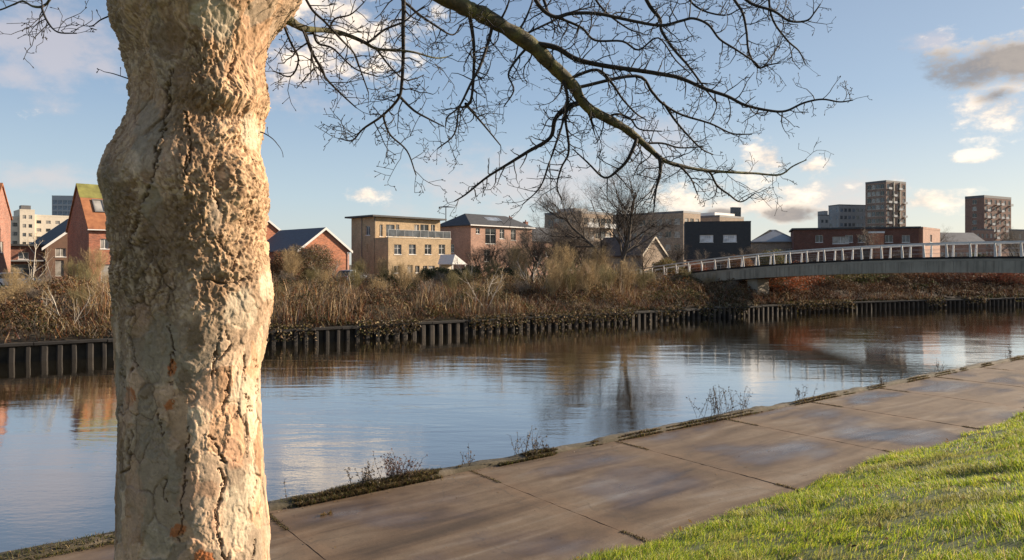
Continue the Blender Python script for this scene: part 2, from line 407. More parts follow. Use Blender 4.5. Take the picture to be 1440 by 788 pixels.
nt.links.new(ramp(nt, noise(nt, v, 3, 8), [(.3, (.05,.055,.018)), (.6, (.085,.105,.025)), (.8, (.11,.085,.05))]), b.inputs['Base Color']); b.inputs['Roughness'].default_value = .95
tag(river_obj('grass_bank', npmesh('grass_bank', Vg, q, smooth=True), m), kind='structure')

# concrete path: slabs on a bed
m, nt, b = newmat('path_concrete'); v = ocoord(nt)
sp = nt.nodes.new('ShaderNodeSeparateXYZ'); nt.links.new(v, sp.inputs[0])
vs = ocoord(nt, (.30,1.7,1)); streak = noise(nt, vs, 1.0, 5, .55, .8)
vw = ocoord(nt, (.22,.55,1)); wet = noise(nt, vw, 1.0, 4, .5, .5)
fine = noise(nt, v, 26, 6, .7); mid = noise(nt, v, 3.2, 6, .6)
fr = math_(nt, 'ABSOLUTE', math_(nt, 'SUBTRACT', math_(nt, 'FRACT', math_(nt, 'DIVIDE', math_(nt, 'SUBTRACT', sp.outputs[0], 7.4), 3.67)), .5))
nearj = N(nt, 'ShaderNodeMapRange', interpolation_type='SMOOTHSTEP'); nearj.inputs[1].default_value = .36; nearj.inputs[2].default_value = .5; nt.links.new(fr, nearj.inputs[0])
col = ramp(nt, streak, [(.28, (.050,.031,.017)), (.43, (.105,.067,.038)), (.58, (.155,.11,.07)), (.74, (.225,.19,.15))])
col = mix(nt, math_(nt, 'MULTIPLY', nearj.outputs[0], math_(nt, 'MULTIPLY', mid, .9)), col, (.165,.10,.052))
col = mix(nt, .75, col, ramp(nt, mid, [(.3, (.72,.70,.68)), (.7, (1.12,1.1,1.08))]), 'MULTIPLY')
col = mix(nt, .6, col, ramp(nt, fine, [(.3, (.75,.75,.75)), (.7, (1.15,1.15,1.15))]), 'MULTIPLY')
spots = noise(nt, v, 9.5, 5, .7); col = mix(nt, .7, col, ramp(nt, spots, [(.30, (.55,.52,.5)), (.42, (1,1,1)), (.62, (1,1,1)), (.74, (1.3,1.28,1.25))]), 'MULTIPLY')
# cracks
vc = N(nt, 'ShaderNodeTexVoronoi', feature='DISTANCE_TO_EDGE'); vc.inputs['Scale'].default_value = .28
wv = N(nt, 'ShaderNodeVectorMath', operation='ADD'); nzv = N(nt, 'ShaderNodeTexNoise'); nzv.inputs['Scale'].default_value = 1.4; nzv.inputs['Detail'].default_value = 5
nt.links.new(v, nzv.inputs['Vector']); nt.links.new(v, wv.inputs[0]); nt.links.new(nzv.outputs[1], wv.inputs[1]); nt.links.new(wv.outputs[0], vc.inputs['Vector'])
crk = N(nt, 'ShaderNodeMapRange'); crk.inputs[1].default_value = .0; crk.inputs[2].default_value = .006; crk.inputs[3].default_value = .45; crk.inputs[4].default_value = 0
nt.links.new(vc.outputs[0], crk.inputs[0])
col = mix(nt, crk.outputs[0], col, (.05,.038,.026))
nt.links.new(col, b.inputs['Base Color'])
ctr = N(nt, 'ShaderNodeMapRange', interpolation_type='SMOOTHSTEP'); ctr.inputs[1].default_value = .44; ctr.inputs[2].default_value = .18; ctr.inputs[3].default_value = 0; ctr.inputs[4].default_value = .12; nt.links.new(fr, ctr.inputs[0])
rr = ramp(nt, math_(nt, 'ADD', wet, ctr.outputs[0]), [(.56, (.9,.9,.9)), (.66, (.42,.42,.42)), (.76, (.20,.20,.20))])
nt.links.new(mix(nt, math_(nt, 'MULTIPLY', nearj.outputs[0], .8), rr, (.85,.85,.85)), b.inputs['Roughness'])
bump(nt, b, math_(nt, 'ADD', math_(nt, 'MULTIPLY', fine, .4), mid), .35, .012)
M['path'] = m
rng = random.Random(4)
mb = MB()
k0 = -14
for k in range(k0, 26):
    s0 = 7.4+3.67*k+.012; s1 = s0+3.67-.024
    d = [rng.uniform(-.003,.004) for _ in range(4)]
    n = 10
    pts = []
    m_ = 46; a = []                       # chipped edges along the joints
    for i in range(m_+1):
        y = 6.5+4.52*i/m_; f = i/m_
        j0 = .016*vnoise(np.array([y*3.1]), np.array([k*9.7]), np.array([.0]), 61)[0]+.022*vnoise(np.array([y*9.0]), np.array([k*9.7]), np.array([.5]), 62)[0]
        j1 = .016*vnoise(np.array([y*3.1]), np.array([k*9.7+4]), np.array([.0]), 61)[0]+.022*vnoise(np.array([y*9.0]), np.array([k*9.7+4]), np.array([.5]), 62)[0]
        a.append(((s0-.002+max(j0,-.006), y, d[0]*(1-f)+d[3]*f), (s1+.002-max(j1,-.006), y, d[1]*(1-f)+d[2]*f)))
    vs_ = []; fs_ = []
    for A_, B_ in a: vs_ += [A_, B_, (A_[0],A_[1],-.12), (B_[0],B_[1],-.12)]
    for i in range(m_):
        o_ = i*4; fs_ += [(o_,o_+1,o_+5,o_+4), (o_+2,o_,o_+4,o_+6), (o_+1,o_+3,o_+7,o_+5)]
    mb.add(vs_, fs_)
tag(river_obj('path', mb.mesh('path'), M['path']), 'worn concrete riverside path of wide slabs', 'path', kind='structure')
mb = MB(); mb.quad((-80,6.2,-.009),(140,6.2,-.009),(140,11.05,-.009),(-80,11.05,-.009))
tag(river_obj('path_bed', mb.mesh('path_bed'), plain('joint_dirt', (.115,.078,.046), .95, .5, 4)), kind='structure')

# stone coping at the water's edge
ss = np.arange(-50, 140, .12)
prof = [(11.03,-.1),(11.03,.045),(11.06,.07),(11.16,.075),(11.27,.07),(11.31,.03),(11.32,-.3),(11.33,-1.6)]
S_ = np.repeat(ss[:, None], len(prof), 1); T_ = np.array([p[0] for p in prof])[None, :]+0*S_; Z_ = np.array([p[1] for p in prof])[None, :]+0*S_
e1 = fbm(S_*1.3, T_*3, S_*0, 4, 31); e2 = fbm(S_*4, T_*8, Z_*8, 3, 33)
top = (Z_ > 0)
T_ = T_+(.035*e1+.02*e2)*(T_ > 11.1); Z_ = Z_+(.022*e1+.018*e2)*top-.05*sstep(.25,.6,fbm(S_*.6, S_*0, S_*0, 3, 39))*top
i = np.arange(len(ss)-1)[:, None]*len(prof); j = np.arange(len(prof)-1)[None, :]
q = np.stack([i+j, i+len(prof)+j, i+len(prof)+j+1, i+j+1], -1).reshape(-1, 4)
m, nt, b = newmat('kerb_stone'); v = ocoord(nt)
nt.links.new(ramp(nt, noise(nt, v, 2.2, 8, .65), [(.3, (.04,.036,.018)), (.5, (.085,.068,.04)), (.7, (.17,.135,.095))]), b.inputs['Base Color']); b.inputs['Roughness'].default_value = .9
bump(nt, b, noise(nt, v, 18, 5), .6, .02)
tag(river_obj('kerb', npmesh('kerb', np.stack([S_, T_, Z_], -1).reshape(-1, 3), q, smooth=False), m), 'mossy stone coping along the water side of the path', 'kerb', kind='structure')

# ------------------------------------------------------------------ grass blades (numpy ribbons)
def ribbons(base, direc, h, w, bend, rs, curl=.5):
    """base (n,3), unit lean (n,2), height, width, bend -> V (6n), Q (2n)"""
    n = len(base); yaw = rs.uniform(0, 2*math.pi, n); side = np.stack([np.cos(yaw), np.sin(yaw), np.zeros(n)], -1)
    lean = np.concatenate([direc, np.zeros((n,1))], 1)
    up = np.array([0,0,1.0])
    p0 = base; p1 = base+up*(h*.55)[:, None]+lean*(bend*h*.30)[:, None]; p2 = base+up*(h*(1-.35*np.clip(bend,0,1.5)))[:, None]+lean*(bend*h*.95)[:, None]
    V = np.stack([p0-side*w[:, None]*.5, p0+side*w[:, None]*.5, p1-side*w[:, None]*.42, p1+side*w[:, None]*.42, p2-side*w[:, None]*.06, p2+side*w[:, None]*.06], 1).reshape(-1, 3)
    b = np.arange(n)[:, None]*6
    Q = np.stack([b+np.array([0,1,3,2]), b+np.array([2,3,5,4])], 1).reshape(-1, 4)
    return V, Q
def palette(rs, n, cols, wts, var=.2):
    cols = np.array(cols); idx = rs.choice(len(cols), n, p=np.array(wts)/sum(wts))
    c = cols[idx]*rs.uniform(1-var, 1+var, (n,1))*rs.uniform(.94,1.06,(n,3)); return c

rs = np.random.RandomState(11)
def grass_patch(s0, s1, t0, t1, dens, hmul=1.0, wmul=1.0):
    n = int((s1-s0)*(t1-t0)*dens)
    s = rs.uniform(s0, s1, n); t = rs.uniform(t0, t1, n)
    cl = fbm(s*1.6, t*1.6, s*0, 3, 51); cl2 = fbm(s*.45, t*.45, s*0, 3, 52); cl3 = vnoise(s*7, t*7, s*0, 53)
    keep = rs.uniform(0,1,n) < np.clip(.72+.95*cl+.35*cl3, .10, 1)
    s, t, cl, cl2, cl3 = s[keep], t[keep], cl[keep], cl2[keep], cl3[keep]; n = len(s)
    te = t+np.interp(s, ss_edge, edge_g)*np.clip((t-4)/3, 0, 1)
    z = slope_h(s, t)
    h = rs.uniform(.03,.085,n)*(.85+1.5*np.clip(cl+.1,0,1)+.7*np.clip(cl3,0,1))*hmul
    a = rs.normal(0.9,1.0,n)+cl2*3
    lean = np.stack([np.cos(a), np.sin(a)], -1)
    V, Q = ribbons(np.stack([s, te, z-.008], -1), lean, h, rs.uniform(.004,.0075,n)*wmul, rs.uniform(.2,1.2,n), rs)
    col = palette(rs, n, [(.25,.35,.03),(.40,.46,.035),(.14,.21,.022),(.55,.53,.07),(.62,.49,.22),(.30,.20,.09)], [30,30,13,15,8,3])
    dry = sstep(.15,.5,fbm(s*1.1, t*1.1, s*0, 3, 57))[:, None]
    col = col*(1-.55*dry)+np.array([.30,.24,.11])*.55*dry
    return V, Q, np.repeat(col, 6, 0)
ss_edge, edge_g = ss*0, ss*0
_e = np.arange(-40, 110, .35); ss_edge = _e; edge_g = edge
parts = [grass_patch(1.5,8,-.6,6.95,2900), grass_patch(8,14,.0,6.95,2100,1,1.2), grass_patch(14,24,1.0,6.95,1300,1,1.5), grass_patch(24,48,1,6.95,420,1.05,2.4), grass_patch(-12,1.5,.8,6.95,420,1,1.6)]
V = []; Q = []; T = []; o = 0
for a, bq, c in parts: V.append(a); Q.append(bq+o); T.append(c); o += len(a)
tag(river_obj('grass', npmesh('grass', np.concatenate(V), np.concatenate(Q), np.concatenate(T)), M['blade']), 'sunlit yellow green grass on the near bank', 'grass', kind='stuff')
# ------------------------------------------------------------------ the plane tree
TD = 3.4                       # its distance
vx, vy = -.433/math.sqrt(1+.433**2), 1/math.sqrt(1+.433**2)     # from the camera to the trunk
TC = np.array([-.433*TD, TD])  # trunk axis
PR = np.array([vy, -vx]); TOC = np.array([-vx, -vy])
OUT_Y = [-330,-250,-180,-110,-60,-20,0,20,40,60,90,120,140,165,185,200,215,240,258,280,320,360,400,430,470,520,560,620,700,760,800,900,1000]
OUT_L = [236, 214, 196, 178, 168,160,160,156,160,171,182,186,189,185,176,168,158,148,145,151,159,163,164,165,166,167,168,167,167,168,167,160,145]
OUT_R = [372, 396, 412, 428, 438,430,420,405,390,381,375,379,383,374,370,368,368,374,380,381,376,380,387,387,381,371,370,374,377,382,382,390,402]
def outline(z):
    y = HZ-(np.asarray(z)-CAMZ)*F/TD
    k = TD/F*.9176
    l = np.interp(y, OUT_Y, OUT_L); r = np.interp(y, OUT_Y, OUT_R)
    return (l+r)/2, (r-l)/2, k
def y2z(y): return CAMZ-(y-HZ)/F*TD
def make_trunk():
    zt = y2z(-330); z0 = .55
    zs = np.concatenate([np.linspace(z0, 2.22, 60, endpoint=False), np.linspace(2.22, 4.98, 640, endpoint=False), np.linspace(4.98, zt, 60)])
    nc = 520; ph = np.linspace(0, 2*math.pi, nc, endpoint=False)
    Z, PH = np.meshgrid(zs, ph, indexing='ij')
    cpx, hpx, k = outline(zs)
    # smooth the outline a little
    def smo(a): return np.convolve(np.pad(a, 4, 'edge'), np.ones(9)/9, 'valid')
    R = smo(hpx)*k; sh = (smo(cpx)-(720-.433*F))*TD/F*.9176
    R = R*np.where(zs < 1.6, 1+.35*np.clip((1.6-zs)/1.0, 0, 1)**2, 1)
    R2 = R[:, None]+0*PH
    cx, cy = np.sin(PH)*.32, np.cos(PH)*.32      # cylinder coordinates for noise
    Y = HZ-(Z-CAMZ)*F/(TD-.28*np.cos(PH))        # the photo row this point would fall on
    U = cpx[:, None]+np.sin(PH)*hpx[:, None]     # and the column (front side)
    front = np.cos(PH) > -.1
    rough = sstep(505, 395, Y)*(.55+.45*sstep(-.2,.3,fbm(cx*3, cy*3, Z*2, 3, 77)))
    rough = np.clip(rough+.35*sstep(.15,.45,fbm(cx*4.2, cy*4.2, Z*2.4, 3, 78))*(Y < 640), 0, 1)
    smooth_up = np.zeros_like(Y)
    for (px, py, w, h) in [(215,200,22,55),(222,285,16,40),(352,180,16,28),(318,90,14,14),(300,20,40,30),(360,20,30,50),(375,400,16,30),(335,440,26,34),(300,300,8,24)]:
        d = ((U-px)/w)**2+((Y-py)/h)**2+.8*fbm(cx*9, cy*9, Z*9, 3, 80); smooth_up = np.maximum(smooth_up, np.exp(-np.clip(d, 0, 9)**1.5)*front)
    rough = rough*(1-.85*smooth_up)
    disp = .011*fbm(cx*3.3, cy*3.3, Z*2.2, 3, 1)+.007*fbm(cx*8, cy*8, Z*5, 3, 2)
    for (px, py, w, h, a) in [(312,128,34,20,.020),(303,158,30,15,-.026),(322,185,22,20,.014),(308,250,7,34,-.030),(338,256,26,34,.026),(322,222,30,9,.016),
                              (190,250,30,36,.012),(228,300,12,40,-.006),(372,410,16,30,.012),(345,120,16,22,.010),(215,140,10,50,-.012),(250,120,16,30,.010),
                              (285,330,30,30,.012),(240,400,26,40,-.006),(200,50,12,60,-.014),(185,60,10,60,.012),(300,395,40,8,-.012),(340,368,30,14,.014),(330,590,14,60,.004)]:
        disp = disp+a*np.exp(-((U-px)/w)**2-((Y-py)/h)**2)*front
    wx, wy, wz = [.045*fbm(cx*8, cy*8, Z*8, 3, 90+i) for i in range(3)]
    f1, f2, ha, ta = voro((cx+wx)*11, (cy+wy)*11, (Z+wz)*5.2, 101); ea = f2-f1
    g1, g2, hb, tb2 = voro((cx+wx*1.1)*34, (cy+wy*1.1)*34, (Z+wz*1.1)*19, 111); eb = g2-g1
    w2 = .012*fbm(cx*40, cy*40, Z*40, 2, 199); i1, i2, hc, tc2 = voro((cx+wx+w2)*74, (cy+wy-w2)*74, (Z+wz+w2)*44, 121); ec = i2-i1
    cm = sstep(.12,.45,fbm(cx*5, cy*5, Z*3, 3, 95))            # only some plate edges are open cracks
    crA = (1-sstep(.01,.06,ea))*cm; crB = (1-sstep(.0,.07,eb)); crC = (1-sstep(.0,.10,ec))
    low = 1-rough
    side = sstep(.55,.9,np.abs(np.sin(PH)))
    disp = disp+(ha-.5)*(.0075*low+.009*rough)+ta*(.004*low+.006*rough)-crA*(.007*low+.008*rough)
    disp = disp+rough*((hb-.5)*.0075+tb2*.0065-crB*.003+(hc-.5)*.0065+tc2*.0065-crC*.0022)+low*((hb-.5)*.0075*(hb > .5)-crB*.0030*(hb > .5)+(hc-.5)*.0030*(fbm(cx*7, cy*7, Z*4, 2, 197) > .05))
    rid = 1-np.abs(fbm(cx*15, cy*15, Z*11, 4, 131)); disp = disp+rough*(rid-.75)*.004; rid2 = 1-np.abs(fbm((cx+wx)*26, (cy+wy)*26, (Z+wz*1.6)*9, 4, 135)); disp = disp+rough*(rid2**3-.5)*.007
    disp = disp+(.0016+.003*rough)*fbm(cx*60, cy*60, Z*45, 3, 141)
    disp = disp+(1-rough)*.0022*fbm(cx*24, cy*24, Z*9, 4, 145)
    # deep traced cracks
    crack = np.zeros_like(Y)
    Uw = U+5.5*fbm(cx*20, cy*20, Z*20, 4, 151)+5*(hc-.5); Yw = Y+5.0*fbm(cx*20, cy*20, Z*20, 4, 152)
    LN = [([(245,100),(240,140),(228,200),(222,250),(208,290),(196,325),(190,350)],3.2),([(304,459),(305,482),(297,510),(297,533)],2.2),([(314,467),(317,478)],2.2),([(339,502),(341,522),(339,540)],2.0),
          ([(358,510),(360,525)],2.6),([(323,487),(303,505)],1.6),([(316,525),(319,558)],2.0),([(318,560),(309,577),(311,589),(319,599)],2.0),([(340,560),(344,577),(353,586)],2.2),
          ([(286,613),(301,621)],1.8),([(301,626),(314,655)],2.6),([(318,615),(314,638)],1.8),([(344,615),(343,650)],2.2),([(306,664),(312,681),(303,722),(306,757),(315,795)],3.4),
          ([(361,687),(353,707),(360,718)],1.7),([(189,600),(186,652),(173,658)],2.4),([(173,563),(172,589),(176,606)],2.4),([(225,577),(228,612)],1.6),([(236,670),(236,705)],1.6),([(357,771),(355,800)],1.6),
          ([(172,400),(176,450),(174,500),(180,540)],2.4),([(196,420),(190,470),(196,520)],1.8),([(285,395),(330,398),(352,380),(362,350)],2.4),([(360,540),(362,575)],2.0),([(240,455),(246,500),(243,540)],1.4),([(268,600),(262,650),(258,700),(254,760)],1.5),
          ([(300,232),(296,262),(304,290)],2.4),([(262,150),(268,200),(262,250)],2.0),([(330,70),(316,100),(332,120)],1.8)]
    msk = front
    for pl, w in LN:
        best = np.full(Y.shape, 1e3)
        for (ax, ay), (bx, by) in zip(pl[:-1], pl[1:]):
            dx, dy = bx-ax, by-ay; t = np.clip(((Uw-ax)*dx+(Yw-ay)*dy)/(dx*dx+dy*dy), 0, 1)
            best = np.minimum(best, np.hypot(Uw-ax-t*dx, Yw-ay-t*dy))
        wv_ = .72*w*(.62+.75*np.clip(.35+1.4*fbm(cx*17+w, cy*17, Z*17, 3, 157),0,1.4)); crack = np.maximum(crack, (1-sstep(wv_*.35, wv_*1.1, best))*msk*sstep(.12,.3,wv_/w/.72))
    disp = disp-crack*.016
    # bark colours: palette by flake
    n1 = fbm(cx*6, cy*6, Z*3.5, 4, 161); n2 = fbm(cx*16, cy*16, Z*10, 4, 171)
    pal = np.array([(.56,.37,.235),(.40,.30,.21),(.64,.48,.335),(.37,.295,.215),(.60,.405,.27),(.42,.27,.165)])
    up = np.array([(.42,.285,.175),(.30,.20,.12),(.54,.39,.25),(.23,.15,.09),(.47,.335,.21),(.35,.245,.15)])
    ia = (ha*5.99).astype(int); ib = (hb*5.99).astype(int)
    col = pal[ia]*(.90+.2*hb[..., None])
    ic = ((hc*.7+hb*.3)*5.99).astype(int); colu = up[ic]*(.82+.36*ha[..., None])
    r3 = rough[..., None]; col = col*(1-r3)+colu*r3
    col = col*(1+.22*n1[..., None]+.16*n2[..., None])
    def patch(lst, c, amt, fz=.8):
        nonlocal col
        for (px, py, w, h) in lst:
            d = np.sqrt(((Uw-px)/w)**2+((Yw-py)/h)**2)+fz*.5*fbm(cx*14, cy*14, Z*10, 3, 181)
            a = (1-sstep(.8,1.05,d))*front*amt; col = col*(1-a[..., None])+np.array(c)*(1+.15*n2[..., None])*a[..., None]
    patch([(230,490,24,52),(226,700,36,70),(222,610,22,30),(215,200,20,55),(220,285,14,36),(330,250,0.1,.1)], (.35,.285,.205), .7)
    patch([(352,180,16,26),(335,440,26,32),(352,690,14,32),(300,25,34,26),(345,560,22,30),(330,735,20,45),(372,405,14,24)], (.58,.50,.37), .7)
    patch([(252,742,11,9),(285,787,13,14),(207,787,11,9),(240,566,7,9),(189,552,8,14),(246,515,5,12)], (.50,.17,.06), .85)
    patch([(290,690,16,14),(270,560,10,16),(200,745,8,10),(330,655,10,8)], (.40,.24,.15), .6)
    pl_low = (1-rough)*(hb > .5); col = col*(1+.20*(pl_low*(hc-.5))[..., None])
    patch([(270,190,24,55),(250,330,38,55),(182,300,14,40),(290,405,28,18),(262,110,20,30),(240,60,24,30),(275,470,13,28),(262,540,9,20),(180,470,7,40),(178,620,7,40),(258,640,9,22),(210,545,9,14)], (.235,.152,.09), .62, 1.3)  # darker brown patches, mostly on the left half
    patch([(195,705,13,45),(186,570,9,28),(266,690,12,36),(205,440,12,24),(322,640,12,26),(300,740,8,30)], (.53,.34,.225), .7, 1.2)
    cr = np.clip(np.maximum(np.maximum(crack*.9, crB*.35*pl_low), np.maximum(crA*.75, rough*np.maximum(crB*.45, crC*.2))), 0, 1)[..., None]
    col = col*(1-cr)+np.array([.13,.085,.05])*cr
    moss = (sstep(.1,.5,fbm(cx*9, cy*9, Z*7, 3, 191))*sstep(.4,1,-np.sin(PH))*.35)[..., None]
    col = np.clip(col*(1-moss)+np.array([.17,.145,.08])*moss, .02, .8)
    lum = col.mean(-1, keepdims=True); col = np.clip((lum+(col-lum)*1.10)*(.93+.14*sstep(-.3,.4,fbm(cx*5, cy*5, Z*3, 4, 233)))[..., None], .02, .8)*np.array([.97,.945,.95])
    R3 = R2+disp
    A = R3*np.sin(PH)+sh[:, None]; B = R3*np.cos(PH)
    V = np.stack([TC[0]+PR[0]*A+TOC[0]*B, TC[1]+PR[1]*A+TOC[1]*B, Z], -1).reshape(-1, 3)
    i = np.arange(len(zs)-1)[:, None]*nc; j = np.arange(nc)[None, :]; j2 = (j+1) % nc
    q = np.stack([i+j, i+nc+j, i+nc+j2, i+j2], -1).reshape(-1, 4)
    # PH grows clockwise or not: orient outward
    q = q[:, ::-1] if np.cross(V[nc]-V[0], V[1]-V[0]) @ np.array([TOC[0], TOC[1], 0]) < 0 else q
    top = len(V); V = np.concatenate([V, [[TC[0]+PR[0]*sh[-1], TC[1]+PR[1]*sh[-1], zt+.05]]])
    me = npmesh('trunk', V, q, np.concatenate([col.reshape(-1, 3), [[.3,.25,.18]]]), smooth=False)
    return me
m, nt, b = newmat('plane_bark')
a = N(nt, 'ShaderNodeAttribute', attribute_name='tint'); v = ocoord(nt)
n1 = noise(nt, v, 55, 6, .65); n2 = noise(nt, ocoord(nt, (1,1,.5)), 160, 4, .6)
col = mix(nt, .8, a.outputs['Color'], ramp(nt, n1, [(.3, (.76,.74,.72)), (.7, (1.18,1.17,1.15))]), 'MULTIPLY')
nt.links.new(col, b.inputs['Base Color']); b.inputs['Roughness'].default_value = .85; b.inputs['Specular IOR Level'].default_value = .25
bump(nt, b, math_(nt, 'ADD', n1, math_(nt, 'MULTIPLY', n2, .4)), .5, .006)
M['planebark'] = m
m, nt, b = newmat('limb_bark'); v = ocoord(nt)
col = ramp(nt, noise(nt, v, 7, 6, .65, .5), [(.32, (.050,.040,.028)), (.5, (.10,.085,.045)), (.62, (.17,.16,.055)), (.76, (.24,.19,.12))])
col = mix(nt, .8, col, ramp(nt, noise(nt, v, 45, 5), [(.3, (.6,.6,.6)), (.7, (1.25,1.25,1.25))]), 'MULTIPLY')
nt.links.new(col, b.inputs['Base Color']); b.inputs['Roughness'].default_value = .88
bump(nt, b, noise(nt, ocoord(nt, (1,1,1)), 32, 6), .8, .012)
M['limb'] = m

plane = empty('plane_tree', (TC[0], TC[1], .9))
tag(plane, 'big plane tree with flaking cream bark and bare overhanging twigs', 'tree')
def child_world(o, root):
    """keep world coordinates of a mesh under a moved root"""
    o.parent = root; o.matrix_parent_inverse = Matrix.Translation(-Vector(root.location)); return o
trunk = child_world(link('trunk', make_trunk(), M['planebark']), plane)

# limbs traced from their course; (column, row, distance)
def dens_path(pts, n=7):
    """Catmull-Rom through the points"""
    p = np.asarray(pts, float); out = []
    q = np.vstack([2*p[0]-p[1], p, 2*p[-1]-p[-2]])
    for i in range(1, len(q)-2):
        for t in np.linspace(0, 1, n, endpoint=False):
            a, b_, c, d = q[i-1], q[i], q[i+1], q[i+2]
            out.append(.5*(2*b_+(c-a)*t+(2*a-5*b_+4*c-d)*t*t+(3*b_-a-3*c+d)*t**3))
    out.append(p[-1]); return np.array(out)
def world3(a): return np.array([list(P(x, y, d)) for x, y, d in a])
A0 = [(330,-170,3.4),(420,-110,3.75),(520,-58,4.2),(575,-30,4.45),(629,-2,4.65),(654,11,4.72),(675,19,4.8),(701,34,4.87),(732,53,4.95),(755,70,5.0),(774,90,5.05),(793,108,5.1),(807,122,5.13),(816,139,5.16),(830,154,5.2),(856,168,5.3),(879,181,5.38),(898,196,5.45),(913,209,5.5),(932,225,5.58),(959,234,5.68),(993,240,5.8),(1039,243,5.95),(1062,244,6.05),(1096,246,6.15),(1115,234,6.2),(1134,225,6.25)]
A0w = [95,70,42,30,26,24,23,22,21.5,21,20,19,17,15,15,13.5,12,10.5,9,7,5.5,4.6,4,3.5,2.8,2.2,1.4]
U0 = [(378,12,3.50),(404,27,3.56),(427,40,3.64),(458,43,3.74),(484,48,3.82),(511,59,3.88),(530,69,3.92),(560,71,3.97),(583,74,4.0),(614,82,4.1),(637,78,4.2)]
U0w = [30,17,10,7.5,6.5,5.5,4.5,3.8,3,2.2,1.2]
O0 = [(330,-240,3.4),(420,-190,3.5),(560,-140,3.9),(720,-110,4.5),(860,-80,5.0),(980,-60,5.4),(1080,-40,5.8),(1150,-16,6.1)]
O0w = [80,52,36,28,20,14,9,5]
L0 = [(230,-260,3.45),(170,-190,3.6),(120,-110,3.8),(92,-50,3.95),(72,-4,4.05),(60,9,4.1),(46,9,4.15),(32,2,4.2),(18,7,4.25),(-6,15,4.3),(-40,10,4.4)]
L0w = [60,40,24,12,4.5,3.8,3.4,3,2.6,2.2,1.4]
limbs = []
def limb(pts, w, label, k=14, bumpy=.15):
    a = world3(dens_path(pts)); wd = dens_path([(x, 0, 0) for x in w])[:, 0]; dd = dens_path(pts)[:, 2]
    r = np.maximum(wd, 1.0)*dd/F/2*.95
    r = r*(1+bumpy*fbm(np.arange(len(r))*.35, np.zeros(len(r)), np.zeros(len(r)), 3, int(pts[0][0])))
    tb = Tubes(); tb.add(a, r, k)
    o = child_world(link('limb', tb.mesh('limb'), M['limb']), plane); tag(o, label)
    limbs.append((o, a, r)); return o, a, r
limb(A0, A0w, 'mossy limb curving down over the path')
limb(U0, U0w, 'short greenish limb at the trunk', 16, .16)
limb(O0, O0w, None)
limb(L0, L0w, None, 10)


